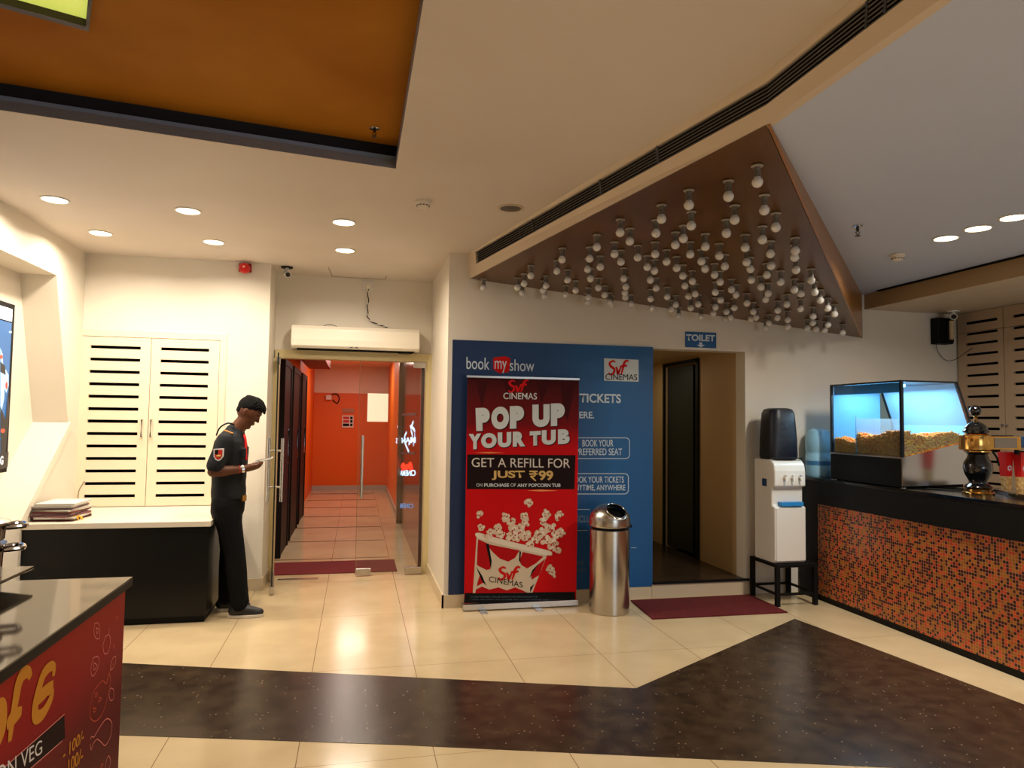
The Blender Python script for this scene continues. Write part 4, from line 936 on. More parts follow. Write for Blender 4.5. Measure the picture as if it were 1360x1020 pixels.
# right wall louvred cabinets
M_cabr = mat('beige_cabinet_paint', (186, 158, 128), .42)
for k, (y0, y1, lb) in enumerate([(5.297, 5.80, 'beige slotted cabinet in the corner behind the popcorn machine'), (4.79, 5.293, 'beige slotted cabinet at the right edge behind the red tubs')]):
    cb = thing('louvred_cabinet', lb, 'cabinet', (XR, (y0 + y1) / 2, 0), 'beige slotted cabinets behind the snack counter')
    s0, s1 = y0 + .058, y1 - .092
    mb = MB(); louvred_door(mb, 'y', y0 + .002, y1 - .002, s0, s1, 2.46, 2.652, [2.548], .027, XR, XR + .02); mb.build('upper_door', M_cabr, cb, bevel=0)
    zs2 = [2.444 - .1022 * j for j in range(20)][::-1]; zs2[-1] = 2.44
    mb = MB(); louvred_door(mb, 'y', y0 + .002, y1 - .002, s0, s1, .30, 2.455, zs2, .024, XR, XR + .02); o = mb.build('door', M_cabr, cb)
    ky = y0 + .02 if k == 0 else y1 - .02
    h = MB().lathe([(.008, 0), (.008, -.012), (.012, -.018), (.004, -.024)], (XR - .001, ky, 1.56), 12, 'x').build('door_knob', M_steel, None, smooth=True); h.parent = o
    for v in h.data.vertices: v.co -= cb.location
    MB().box((XR + .09, y0, .30), (XR + .11, y1, 2.65)).build('dark_interior', M_slot, cb)
    MB().box((XR + .021, y0 + .001, .25), (XR + .12, y0 + .004, 2.655)).box((XR, y0 + .002, .001), (XR + .12, y1 - .002, .25)).build('carcass', M_cabr, cb)
struct('wall_right_near', MB().box((XR, -3.1, 0), (XR + .05, 4.785, 2.656)), M_wall)
# insect killer box on the back wall
ik = thing('insect_killer', 'black wall box with a pale tube in the far right corner', 'wall device', (5.58, YW, 2.35))
MB().box((5.50, YW - .10, 2.345), (5.675, YW - .001, 2.60)).build('housing', M_blackm, ik, bevel=.006)
MB().box((5.595, YW - .112, 2.36), (5.67, YW - .101, 2.585)).build('front_guard', M_black, ik, bevel=.004)
MB().tube([(5.632, YW - .122, 2.385), (5.632, YW - .122, 2.39), (5.632, YW - .122, 2.565), (5.632, YW - .122, 2.57)], [.012, .022, .022, .012], 14).build('tube_lamp', mat('cream_tube', (206, 180, 140), .4), ik, smooth=True)
tag(MB().tube(smooth_line([(5.54, YW - .03, 2.345), (5.56, YW - .03, 2.27), (5.64, YW - .04, 2.19), (5.73, YW - .06, 2.20), (5.785, 5.68, 2.27), (5.79, 5.62, 2.30)], 8), .003, 6).build('power_cable', M_blackm, smooth=True), 'thin black cable looping from the corner box to the slotted cabinet', 'cable')

# ================================================================= POPCORN MACHINE
pm = thing('popcorn_machine', 'glass popcorn display machine glowing blue on the snack counter', 'popcorn machine', (4.4, 4.97, CT))
X0, Y0, Y1 = 4.04, 4.56, 5.385; Z0 = CT + .004
xt, xm, xb = 4.56, 4.68, 4.63
MB().box((X0, Y0 + .012, Z0), (xb - .03, Y1, 1.292)).build('base_cabinet', mat('machine_black', (5, 5, 6), .5, spec=.15), pm, bevel=.004)
MB().prism([(X0, Y0, 1.085), (xb, Y0, 1.10), (xb, Y0, 1.425), (X0, Y0, 1.302)], (0, .010, 0)).build('steel_side', mat('mirror_steel', (196, 194, 196), .16, 1), pm)
for (x, y) in ((X0 + .03, Y0 + .03), (xb - .08, Y0 + .03), (X0 + .03, Y1 - .04), (xb - .08, Y1 - .04)):
    MB().lathe([(.018, CT + .0003), (.018, CT + .0038)], (x, y, 0), 12).build('foot', M_steel, pm)
MB().box((X0 + .001, Y0 + .012, 1.293), (xb - .04, Y1, 1.305)).build('tray_edge', M_steel, pm)
M_post = mat('frame_black', (10, 16, 24), .25)
for (x, y) in ((X0, Y0), (X0, Y1 - .022)):
    MB().box((x, y, 1.306), (x + .02, y + .022, 1.878)).build('corner_post', M_post, pm)
MB().prism([(xt - .02, Y0, 1.878), (xt, Y0, 1.878), (xm, Y0, 1.56), (xm, Y0, 1.43), (xm - .02, Y0, 1.43), (xm - .02, Y0, 1.55)], (0, .022, 0)).build('corner_post', M_post, pm)
MB().prism([(xt - .02, Y1 - .022, 1.878), (xt, Y1 - .022, 1.878), (xm, Y1 - .022, 1.56), (xm, Y1 - .022, 1.30), (xm - .02, Y1 - .022, 1.30), (xm - .02, Y1 - .022, 1.55)], (0, .022, 0)).build('corner_post', M_post, pm)
MB().box((X0, Y0, 1.8785), (xt, Y1, 1.892)).build('roof', M_post, pm)
M_pg2 = glass_mat('machine_glass', (214, 236, 248), body=.02, bodycol=(150, 200, 226))
MB().box((X0 + .004, Y0 + .023, 1.307), (X0 + .008, Y1 - .023, 1.878)).build('front_glass', M_pg2, pm)
MB().prism([(X0 + .021, Y0 + .006, 1.312), (xm - .022, Y0 + .006, 1.44), (xm - .022, Y0 + .006, 1.55), (xt - .022, Y0 + .006, 1.877), (X0 + .021, Y0 + .006, 1.877)], (0, .004, 0)).build('side_glass', M_pg2, pm)
M_pback = mat('machine_glow_panel', (140, 200, 238), .35); M_pend = glass_mat('frosted_end', (200, 226, 240), body=.55, bodycol=(120, 190, 236))  # panels take the machine's blue glow as their own colour
MB().box((X0 + .021, Y1 - .012, 1.307), (xt - .022, Y1 - .008, 1.878)).build('end_panel', M_pend, pm)
MB().solid([(xt - .014, Y0 + .023, 1.877), (xm - .014, Y0 + .023, 1.55), (xm - .014, Y1 - .023, 1.55), (xt - .014, Y1 - .023, 1.877)], [(xt - .008, Y0 + .023, 1.877), (xm - .008, Y0 + .023, 1.55), (xm - .008, Y1 - .023, 1.55), (xt - .008, Y1 - .023, 1.877)]).box((xm - .014, Y0 + .023, 1.30), (xm - .008, Y1 - .023, 1.5499)).build('sloping_hatch', M_pback, pm)
MB().box((X0 + .012, 5.075, 1.306), (X0 + .016, 5.083, 1.62)).box((X0 + .016, 5.077, 1.306), (4.5, 5.081, 1.60)).build('divider', glass_mat('divider_glass', (220, 236, 245), body=.25), pm)
MB().tube([(X0 + .10, Y0 + .08, 1.855), (X0 + .10, Y1 - .08, 1.855)], .012, 12).build('light_tube', mat('cool_tube', (235, 250, 255), .4, emit=7, ecol=(150, 215, 255)), pm, smooth=True)
MB().box((X0 + .02, Y0 + .03, 1.80), (X0 + .024, Y1 - .03, 1.877)).build('light_cover', mat('blue_strip', (40, 150, 210), .4), pm)
ld = bpy.data.lights.new('machine_light', 'AREA'); ld.shape = 'RECTANGLE'; ld.size = .40; ld.size_y = .68; ld.energy = 11; ld.color = (1.0, .96, .90)
lo = bpy.data.objects.new('lamp', ld); COL.objects.link(lo); lo.parent = pm; lo.location = (4.30 - 4.4, 0, 1.84 - CT)
# popcorn heap
rnd = random.Random(11)
def heap(x, y):
    h = 1.50 + .025 * math.cos((y - 4.6) * 9) + .02 * math.cos(x * 11 + y * 3) + .015 * noise.noise(Vector((x * 9, y * 9, 0)))
    if x > 4.12: h -= min((x - 4.12) * .35, .05)
    if y > 5.085: h -= .085
    return h
mb = MB(); nx, ny = 26, 36
V_ = [[mb.bm.verts.new((X0 + .03 + (xm - .05 - X0 - .03) * i / nx, Y0 + .026 + (Y1 - Y0 - .045) * j / ny, 0)) for j in range(ny + 1)] for i in range(nx + 1)]
for row in V_:
    for v in row: v.co.z = heap(v.co.x, v.co.y) - .012 + rnd.uniform(-.006, .006)
V0 = [[mb.bm.verts.new((v.co.x, v.co.y, 1.308)) for v in row] for row in V_]
for i in range(nx):
    for j in range(ny): mb.bm.faces.new((V_[i][j], V_[i + 1][j], V_[i + 1][j + 1], V_[i][j + 1]))
for i in range(nx):
    mb.bm.faces.new((V0[i][0], V0[i + 1][0], V_[i + 1][0], V_[i][0])); mb.bm.faces.new((V0[i][ny], V_[i][ny], V_[i + 1][ny], V0[i + 1][ny]))
for j in range(ny):
    mb.bm.faces.new((V0[0][j], V_[0][j], V_[0][j + 1], V0[0][j + 1])); mb.bm.faces.new((V0[nx][j], V0[nx][j + 1], V_[nx][j + 1], V_[nx][j]))
def kern(x, y, z):
    for k in range(2): mb.ball((x + rnd.uniform(-.004, .004), y + rnd.uniform(-.004, .004), z + rnd.uniform(-.004, .004)), rnd.uniform(.006, .0095), 1)
for k in range(1500):
    x = rnd.uniform(X0 + .035, xm - .06); y = rnd.uniform(Y0 + .035, Y1 - .03); kern(x, y, heap(x, y) - .004)
for k in range(1300):
    y = rnd.uniform(Y0 + .035, Y1 - .03); kern(X0 + .027, y, rnd.uniform(1.315, heap(X0 + .03, y)))
for k in range(1000):
    x = rnd.uniform(X0 + .035, xm - .05); kern(x, Y0 + .025, rnd.uniform(1.315, heap(x, Y0 + .03)))
tag(mb.build('popcorn', mat('popcorn_yellow', (250, 136, 4), .6, var=(60, (232, 98, 0), (255, 168, 20)))), 'heap of yellow popcorn inside the glass machine', 'popcorn', None, 'stuff')
# water jugs behind
def jug(label, x, y, r, h, m):
    t = thing('water_jug', label, 'water jug', (x, y, CT))
    MB().lathe([(r * .93, CT + .0005), (r, CT + .02), (r, CT + h * .45), (r * .95, CT + h * .47), (r * .95, CT + h * .52), (r, CT + h * .54), (r, CT + h * .80), (r * .8, CT + h * .95), (r * .4, CT + h)], (x, y, 0), 40).build('bottle', m, t, smooth=True)
    MB().lathe([(r + .001, CT + h * .24), (r + .001, CT + h * .33)], (x, y, 0), 40, caps=False).build('label_band', mat('jug_label', (60, 120, 170), .4), t, smooth=True)
    return t
jug('pale blue plastic water jug on counter beside the popcorn machine', 4.125, 5.665, .112, .44, mat('jug_blue', (150, 200, 226), .25))
# ================================================================= BEER-TOWER STYLE DRINKS DISPENSER
tx, ty = 4.30, 4.15
dt = thing('drinks_tower', 'black ceramic and brass drinks tower with ball finial on the counter', 'drinks dispenser', (tx, ty, CT))
M_cer = mat('black_ceramic', (8, 8, 10), .08, coat=.6)
MB().lathe([(.098, CT + .0005), (.100, CT + .012), (.090, CT + .018), (.092, CT + .036), (.078, CT + .042)], (tx, ty, 0), 40).build('brass_base', M_brass, dt, smooth=True)
MB().lathe([(.082, CT + .043), (.088, CT + .052), (.076, CT + .064), (.058, CT + .076), (.056, CT + .09), (.080, CT + .135), (.092, CT + .18), (.088, CT + .215), (.066, CT + .255), (.060, CT + .278), (.078, CT + .290)], (tx, ty, 0), 44).build('column', M_cer, dt, smooth=True)
MB().lathe([(.060, CT + .291), (.086, CT + .297), (.086, CT + .304), (.06, CT + .308)], (tx, ty, 0), 40).build('lower_collar', M_brass, dt, smooth=True)
hd = MB().lathe([(.095, CT + .309), (.100, CT + .314), (.098, CT + .32), (.098, CT + .405), (.100, CT + .411), (.095, CT + .416)], (tx - .02, ty, 0), 40).box((tx - .01, ty - .098, CT + .315), (tx + .27, ty + .07, CT + .410)).build('brass_head', M_brass, dt, smooth=True, bevel=.006)
MB().box((tx + .04, ty - .101, CT + .328), (tx + .23, ty - .0985, CT + .397)).build('front_plate', mat('satin_plate', (150, 140, 130), .3, .9), dt)
MB().box((tx + .02, ty - .06, CT + .411), (tx + .25, ty + .06, CT + .417)).build('top_plate', M_cer, dt)
MB().lathe([(.070, CT + .417), (.076, CT + .423), (.062, CT + .430)], (tx - .01, ty, 0), 36).build('upper_collar', M_brass, dt, smooth=True)
MB().lathe([(.078, CT + .431), (.082, CT + .445), (.070, CT + .458), (.072, CT + .47), (.055, CT + .49), (.030, CT + .505), (.012, CT + .515)], (tx - .01, ty, 0), 40).build('ceramic_cap', M_cer, dt, smooth=True)
MB().lathe([(.010, CT + .512), (.016, CT + .524), (.008, CT + .534), (.014, CT + .542), (.008, CT + .552)], (tx - .01, ty, 0), 24).build('neck', M_brass, dt, smooth=True)
MB().ball((tx - .01, ty, CT + .588), .039, 3).build('finial_ball', M_cer, dt, smooth=True)
MB().lathe([(.036, -.004), (.0405, 0), (.036, .004)], (tx - .01, ty + .006, CT + .588), 36, 'y').build('finial_ring', M_chrome, dt, smooth=True)
MB().tube(smooth_line([(tx + .09, ty - .02, CT + .314), (tx + .12, ty - .04, CT + .26), (tx + .15, ty - .03, CT + .20)]), [.007] * 11, 8).build('spout', M_blackm, dt, smooth=True)
MB().box((tx + .27, ty - .09, CT + .33), (tx + .34, ty + .03, CT + .41)).build('tap_block', mat('deep_blue_plastic', (14, 60, 100), .3), dt, bevel=.008)
MB().tube([(tx + .305, ty - .03, CT + .335), (tx + .305, ty - .03, CT + .28)], .016, 12).build('tap', M_blackm, dt, smooth=True)
# popcorn tubs (upside-down stack) and steel tray
M_tr = mat('tub_red', (204, 18, 16), .4); M_tg = mat('tub_gold', (196, 146, 70), .5, var=(40, (150, 100, 40), (222, 186, 120)))
tr = tag(MB().prism([(4.28, 3.70, CT + .0005), (4.72, 3.70, CT + .0005), (4.72, 4.28, CT + .0005), (4.54, 4.28, CT + .0005), (4.42, 4.05, CT + .0005)], (0, 0, .028)).build('steel_tray', M_chrome, bevel=.004), 'low flat steel tray on the counter right of the drinks tower', 'tray')
def tub(label, x, y):
    t = thing('popcorn_tub', label, 'popcorn tub', (x, y, CT + .0295), 'red popcorn tubs beside the drinks tower')
    z0_ = CT + .0295
    def ring(z, w): return [(x - w, y - w, z), (x + w, y - w, z), (x + w, y + w, z), (x - w, y + w, z)]
    mb = MB(); mb.solid(ring(z0_, .021), ring(z0_ + .09, .025)); mb.build('lower_print', M_tg, t)
    mb = MB(); mb.solid(ring(z0_ + .0902, .0252), ring(z0_ + .265, .034)); mb.build('cup', M_tr, t)
    st_ = MB()
    for k in range(8):
        a_ = 2 * PI * k / 8; c_ = Vector((x, y - .0300, z0_ + .150))
        u_ = Vector((math.cos(a_), -.08 * math.sin(a_), math.sin(a_))); v_ = Vector((-math.sin(a_), 0, math.cos(a_)))
        st_.prism([c_ + u_ * .010 - v_ * .005 + Vector((0, -.001, 0)), c_ + u_ * .025 + Vector((0, -.001, 0)), c_ + u_ * .010 + v_ * .005 + Vector((0, -.001, 0))], (0, -.001, 0))
    st_.build('star_print', M_pw, t)
    return t
tub('red popcorn tub closest to the drinks tower, white burst printed on it', 4.60, 4.205)
tub('right one of the two red popcorn tubs, cut close to the frame', 4.655, 4.135)
# small sockets/wires on the counter behind the tower
tag(MB().tube(smooth_line([(4.20, 4.50, CT + .006), (4.26, 4.40, CT + .006), (4.30, 4.33, CT + .006), (4.42, 4.30, CT + .006)]), .005, 6).build('counter_cable', M_blackm, smooth=True), 'black cable lying on the counter behind the drinks tower', 'cable')

# ================================================================= FOREGROUND RED COUNTER
FX_, FY_, FZ = -.80, 2.875, .95
fc = thing('cafe_counter', 'red printed cafe counter with glossy black top in the left foreground', 'counter', (-1.5, 2.0, 0))
MB().box((-2.30, .85, .918), (FX_, FY_, FZ)).build('top_slab', mat('foreground_top', (40, 32, 26), .07, spec=.8), fc)
MB().box((FX_ + .0002, .85, .918), (FX_ + .002, FY_, .944)).build('slab_edge', M_blackm, fc)
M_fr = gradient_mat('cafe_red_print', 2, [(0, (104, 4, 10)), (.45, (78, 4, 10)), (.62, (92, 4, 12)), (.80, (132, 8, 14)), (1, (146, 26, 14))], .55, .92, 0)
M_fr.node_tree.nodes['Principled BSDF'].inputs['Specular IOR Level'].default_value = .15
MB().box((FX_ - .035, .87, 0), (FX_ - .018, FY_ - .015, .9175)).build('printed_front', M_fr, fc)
MB().box((-2.28, .87, 0), (FX_ - .036, FY_ - .015, .9175)).build('carcass', M_blackm, fc)
FS = Sheet('x', FX_ - .018, 1, fc); mY = mat('brush_gold', (188, 126, 40), .45); mO = mat('sketch_orange', (196, 90, 60), .5); mP = mat('sketch_pink', (214, 130, 120), .5)
FS.stroke([smooth_line([(40, 900), (37, 893), (30, 895), (24, 908), (20, 930), (15, 960), (12, 985)], 4), smooth_line([(8, 964), (16, 954), (28, 944)], 4)], .040, mY, 'brush_lettering', .0015, True)
FS.stroke([smooth_line([(70, 898), (71, 886), (65, 886), (57, 896), (51, 915), (46, 938), (47, 952), (56, 948), (66, 930), (68, 918), (60, 920)], 4), smooth_line([(44, 934), (56, 922), (70, 908)], 4)], .038, mY, 'brush_lettering', .0015, True)
FS.stroke([smooth_line([(-6, 940), (0, 936), (3, 945), (2, 970), (-4, 990)], 4)], .040, mY, 'brush_lettering', .0015, True)
FS.polys([[(0, 1025), (85, 950), (86, 980), (35, 1025)]], mat('print_soft_black', (26, 8, 10), .4), 'dark_band', .0012)
FS.stroke([[(2, 1022), (85, 948.5)], [(36, 1024), (82, 984)]], .0022, mat('line_pink', (226, 150, 140), .5), 'rule_line', .0014)
FS.text('NON VEG', [(-22, 1030), (55, 982), (55, 1000), (-22, 1060)], mat('print_pale', (206, 200, 196), .5), lift=.0018)
FS.text('- 100/-', [(83, 993), (112, 968), (110, 984), (83, 1011)], mY, lift=.0016, bold=.01)
FS.text('100/-', [(90, 1009), (110, 992), (109, 1010), (90, 1029)], mY, lift=.0016, bold=.01)
def loop(pts): return smooth_line(pts + [pts[0]], 4)
FS.stroke([loop([(125, 828), (130, 828), (132, 838), (131, 848), (126, 847), (124, 838)]), loop([(127, 834), (130, 836), (128, 842)]),
           loop([(123, 874), (129, 872), (131, 880), (127, 892), (122, 898), (120, 888)]), loop([(124, 880), (128, 884), (124, 890)]),
           loop([(139, 846), (144, 843), (146, 852), (143, 866), (138, 868), (136, 858)]), [(143, 843), (145, 834)],
           loop([(149, 874), (153, 872), (152, 882), (147, 890), (146, 884)]), loop([(146, 914), (150, 916), (150, 928), (146, 930), (144, 922)]),
           smooth_line([(119, 982), (121, 978), (124, 979), (128, 972), (138, 957), (144, 955), (148, 962), (146, 978), (139, 990), (134, 986), (128, 982), (123, 988), (120, 996), (119, 988)], 4),
           loop([(141, 1008), (144, 1004), (146, 1012), (143, 1022), (139, 1022)])], .0028, mP, 'food_sketch', .0016)
FS.stroke([loop([(130, 910), (136, 904), (141, 908), (144, 895), (146, 905), (141, 930), (135, 948), (126, 958), (119, 952), (120, 935), (124, 918)]),
           smooth_line([(141, 905), (146, 890), (150, 880)], 4), loop([(126, 920), (129, 922), (126, 926)]), loop([(131, 926), (134, 928), (130, 932)]), loop([(123, 940), (127, 942), (124, 946)]),
           loop([(136, 1014), (133, 1018), (135, 1022)]), loop([(154, 818), (156, 820), (154, 823)]), loop([(150, 856), (152, 859), (150, 861)])], .0028, mO, 'food_sketch', .0016)
# cooking plate and pans
pl = thing('hot_plate', 'black square hot plate on the foreground cafe counter', 'hot plate', (-1.36, 2.60, FZ))
MB().solid([(-1.50, 2.42, FZ + .0005), (-1.22, 2.42, FZ + .0005), (-1.22, 2.74, FZ + .0005), (-1.50, 2.74, FZ + .0005)], [(-1.62, 2.30, FZ + .045), (-1.12, 2.30, FZ + .045), (-1.12, 2.84, FZ + .045), (-1.62, 2.84, FZ + .045)]).build('housing', M_black, pl, bevel=.004)
MB().box((-1.62, 2.30, FZ + .0455), (-1.115, 2.845, FZ + .056)).build('glass_top', mat('plate_glass', (48, 36, 28), .08, spec=.7), pl, bevel=.002)
MB().lathe([(.02, 0), (.022, -.02)], (-1.36, 2.30, FZ + .03), 16, 'y').build('control_knob', M_steel, pl, smooth=True)
px_, py_ = -1.275, 2.685
def pan(name, label, z0_, r, h, lid):
    t = thing(name, label, 'cooking pan', (px_, py_, z0_), 'steel pans stacked on the hot plate')
    MB().lathe([(r * .86, z0_ + .0005), (r * .97, z0_ + .012), (r, z0_ + h - .006), (r + .008, z0_ + h), (r - .002, z0_ + h - .001)], (px_, py_, 0), 48).build('bowl', mat('pan_steel', (120, 116, 112), .18, 1), t, smooth=True)
    for s_ in (0, PI):
        c, s2 = math.cos(s_ + .5), math.sin(s_ + .5); R_ = Matrix.Rotation(s_ + .5, 3, 'Z')
        pts = [Vector((r - .005, -.045, h * .78)), Vector((r + .045, -.04, h * .80)), Vector((r + .055, 0, h * .80)), Vector((r + .045, .04, h * .80)), Vector((r - .005, .045, h * .78))]
        pts = [tuple(R_ @ p + Vector((px_, py_, z0_))) for p in pts]
        MB().tube(smooth_line(pts, 5), .0085, 8).build('handle', M_chrome, t, smooth=True)
    if lid:
        MB().lathe([(r + .012, z0_ + h + .0005), (r + .012, z0_ + h + .006), (r * .8, z0_ + h + .018), (r * .3, z0_ + h + .026), (.01, z0_ + h + .028)], (px_, py_, 0), 48).build('lid', M_steel, t, smooth=True)
    return t
pan('steel_pan', 'lower round steel pan standing directly on the hot plate', FZ + .0565, .120, .105, False)
pan('steel_pan', 'upper round steel pan with lid stacked on the lower one', FZ + .163, .124, .065, True)

# ================================================================= THE MAN
mx, my = -.93, 5.93
man = thing('person', 'man in dark uniform shirt and trousers leaning on the counter and looking at his phone', 'person', (mx, my, 0))
M_skin = mat('brown_skin', (92, 54, 34), .5, spec=.3); M_shirt = mat('charcoal_shirt', (30, 32, 36), .8, bump=(25, .35), spec=.2); M_trs = mat('black_trousers', (10, 11, 13), .85, bump=(25, .35), spec=.15); M_hair = mat('black_hair', (6, 5, 5), .8, bump=(160, 1.0), spec=.15)
YN, YF = 5.76, 6.10     # near and far shoulder
body = MB()
# head: cranium, jaw, face, nose, lips, ears, neck; chin tucked, looking down
Rh = Matrix.Rotation(math.radians(37), 3, 'Y')           # tips the face towards the ground
hc = Vector((-.838, 5.925, 1.600))
def hp_(x, y, z): return tuple(hc + Rh @ Vector((x, y, z)))
body.ball(hc, .1, 3, (.97, .76, 1.0), Rh); body.ball(hp_(.018, 0, -.05), .075, 3, (.95, .80, 1.0), Rh); body.ball(hp_(.045, 0, -.095), .042, 3, (1, .85, .75), Rh)
body.limb([hp_(.086, 0, .008), hp_(.096, 0, -.018), hp_(.105, 0, -.034)], [.009, .011, .012]); body.ball(hp_(.097, -.012, -.038), .008, 2); body.ball(hp_(.097, .012, -.038), .008, 2)
body.ball(hp_(.078, -.032, .020), .020, 2, (1, 1.2, .5), Rh); body.ball(hp_(.078, .032, .020), .020, 2, (1, 1.2, .5), Rh)
body.ball(hp_(.088, 0, -.066), .017, 2, (.8, 1.4, .45), Rh); body.ball(hp_(.086, 0, -.077), .017, 2, (.8, 1.3, .5), Rh); body.ball(hp_(.074, 0, -.112), .020, 2)
for s_ in (-1, 1):
    body.ball(hp_(-.012, .073 * s_, -.014), .024, 2, (.60, .30, 1.05), Rh); body.ball(hp_(-.008, .073 * s_, -.032), .010, 2, (.7, .5, 1), Rh)
body.limb([(-.955, 5.925, 1.40), (-.915, 5.925, 1.47), (-.868, 5.925, 1.53)], [.068, .058, .056])
# torso under the clothes
for (x, z, r, w) in ((-.985, 1.34, .085, .15), (-.985, 1.20, .085, .14), (-.980, 1.05, .080, .12), (-.985, .92, .085, .12)):
    body.ball((x, 5.93, z), 1, 3, (r, w, .10))
def arm(sh_, el, wr): body.limb([sh_, tuple((Vector(sh_) + Vector(el)) / 2), el], [.050, .044, .038]); body.limb([el, tuple(Vector(el).lerp(Vector(wr), .35)), wr], [.040, .042, .026])
shN, elN, wrN = (-.985, YN, 1.365), (-1.062, 5.725, 1.125), (-.852, 5.80, 1.142)
shF, elF, wrF = (-.975, YF, 1.365), (-1.02, 6.13, 1.12), (-.845, 6.03, 1.135)
arm(shN, elN, wrN); arm(shF, elF, wrF)
# hands: palm, four fingers of unequal length, thumb
def hand(wr, fwd, upv, side, spread):
    w = Vector(wr); f = Vector(fwd).normalized(); u = Vector(upv); u = (u - f * u.dot(f)).normalized(); s = f.cross(u) * side
    body.limb([tuple(w), tuple(w + f * .035), tuple(w + f * .075)], [.026, .030, .028]); body.ball(tuple(w + f * .06 + s * .014), .025, 2); body.ball(tuple(w + f * .06 - s * .014), .024, 2)
    for k, (o, ln) in enumerate(((-.027, .060), (-.010, .072), (.009, .068), (.026, .054))):
        b0 = w + f * .075 + s * o; b1 = b0 + f * ln * .42 + s * o * spread - u * .006; b2 = b1 + (f * .7 + u * .5).normalized() * ln * .32; b3 = b2 + (f * .1 + u * 1.0).normalized() * ln * .28
        body.limb([tuple(b0), tuple(b1), tuple(b2), tuple(b3)], [.0112, .0104, .0096, .0084], 10)
    t0 = w + f * .03 - s * .022 + u * .008; t1 = t0 + (f * .7 - s * .35 + u * .6).normalized() * .036; t2 = t1 + (f * .9 + u * .25).normalized() * .03
    body.limb([tuple(t0), tuple(t1), tuple(t2)], [.014, .0115, .009], 10)
hand(wrN, (.96, .20, .22), (0, .45, 1), 1, .05)
hand(wrF, (.90, -.42, .26), (0, -.45, 1), -1, .05)
# legs and feet under the clothes
ankN, ankF = (-.855, 5.81, .085), (-.985, 6.03, .085)
hipN, hipF = (-.985, 5.845, .86), (-.985, 6.005, .86); knN, knF = (-.900, 5.825, .49), (-.965, 6.02, .49)
for hip, kn, an in ((hipN, knN, ankN), (hipF, knF, ankF)):
    body.limb([hip, tuple(Vector(hip).lerp(Vector(kn), .5)), kn], [.080, .068, .052]); body.limb([kn, tuple(Vector(kn).lerp(Vector(an), .3)), an], [.050, .052, .036])
    body.limb([an, (an[0] + .06, an[1], .05), (an[0] + .13, an[1], .035)], [.036, .032, .026])
bod = fuse('body', body, M_skin, man, .0045, 5, .5)
# hair: short, fuller on top with a small quiff
h = MB(); h.ball(hp_(-.010, 0, .022), .100, 3, (.98, .78, .93), Rh); h.ball(hp_(.030, 0, .066), .058, 3, (1.25, 1.05, .74), Rh); h.ball(hp_(.062, 0, .072), .034, 3, (1.0, 1.5, .8), Rh); h.ball(hp_(.080, -.004, .070), .015, 3, (1.0, 2.0, .8), Rh); h.ball(hp_(-.052, 0, -.022), .060, 3, (.68, .98, 1.0), Rh); h.ball(hp_(-.02, 0, .072), .058, 3, (1.3, 1.1, .62), Rh)
for k in range(260):
    a_ = random.uniform(0, 2 * PI); e_ = random.uniform(.15, 1.5); c_ = hp_(.012 + .095 * math.cos(e_) * math.cos(a_), .074 * math.cos(e_) * math.sin(a_), .030 + .084 * math.sin(e_)); h.ball(c_, random.uniform(.006, .011), 1)
cut = [v for v in h.bm.verts if (lambda q: (q.x > .050 and q.z < .036) or q.z < -.070 or (q.x > .018 and q.z < .010) or (q.x > -.03 and q.z < -.012))(Rh.inverted() @ (v.co - hc))]
for v in cut:
    q = Rh.inverted() @ (v.co - hc); v.co = hc + Rh @ (q * .72)
fuse('hair', h, M_hair, man, .0045, 1, .3)
ey = MB()
for s_ in (-1, 1): ey.limb([hp_(.088, .020 * s_, .027), hp_(.082, .036 * s_, .031), hp_(.070, .052 * s_, .026)], [.0035, .0045, .003], 6)
ey.build('eyebrows', M_hair, man, smooth=True)
ee = MB()
for s_ in (-1, 1): ee.ball(hp_(.0835, .032 * s_, .004), .0105, 2, (.7, 1.2, .6), Rh)
ee.build('eyes', mat('eye_dark', (50, 40, 36), .2), man, smooth=True)
# shirt
def loft(mb, rings, n=40, e_=.86):
    vs = []
    for (x, y, z, rx, ry) in rings:
        vs.append([mb.bm.verts.new((x + rx * math.copysign(abs(math.cos(2 * PI * k / n)) ** e_, math.cos(2 * PI * k / n)), y + ry * math.copysign(abs(math.sin(2 * PI * k / n)) ** e_, math.sin(2 * PI * k / n)), z)) for k in range(n)])
    for a_, b_ in zip(vs, vs[1:]):
        for k in range(n): mb.bm.faces.new((a_[k], a_[(k + 1) % n], b_[(k + 1) % n], b_[k]))
    mb.bm.faces.new(vs[0][::-1]); mb.bm.faces.new(vs[-1])
sm_ = MB()
loft(sm_, [(-.976, 5.93, .905, .126, .158), (-.977, 5.93, .96, .128, .158), (-.978, 5.93, 1.02, .124, .154), (-.978, 5.93, 1.10, .126, .160), (-.976, 5.93, 1.20, .130, .172), (-.974, 5.93, 1.28, .130, .182), (-.974, 5.93, 1.35, .116, .188), (-.970, 5.93, 1.40, .092, .160), (-.958, 5.93, 1.435, .072, .095), (-.950, 5.93, 1.452, .062, .070)])
for (x, z, r, w, hz) in ((-.975, 1.375, .080, .165, .050),):
    sm_.ball((x, 5.93, z), 1, 3, (r, w, hz))
for a_, b_ in ((shN, elN), (shF, elF)):
    A, Bv = Vector(a_), Vector(b_); sm_.limb([tuple(A), tuple(A.lerp(Bv, .4)), tuple(A.lerp(Bv, .80))], [.064, .064, .066])
sm_.limb([(-.950, 5.925, 1.425), (-.935, 5.925, 1.445)], [.072, .064])
for k in range(14):
    sm_.limb([(-.86 + random.uniform(-.01, .01), 5.80 + .018 * k, 1.30), (-.865, 5.80 + .018 * k + random.uniform(-.02, .02), 1.05)], [.008, .006], 6)
shirt = fuse('shirt', sm_, M_shirt, man, .007, 5, .5)
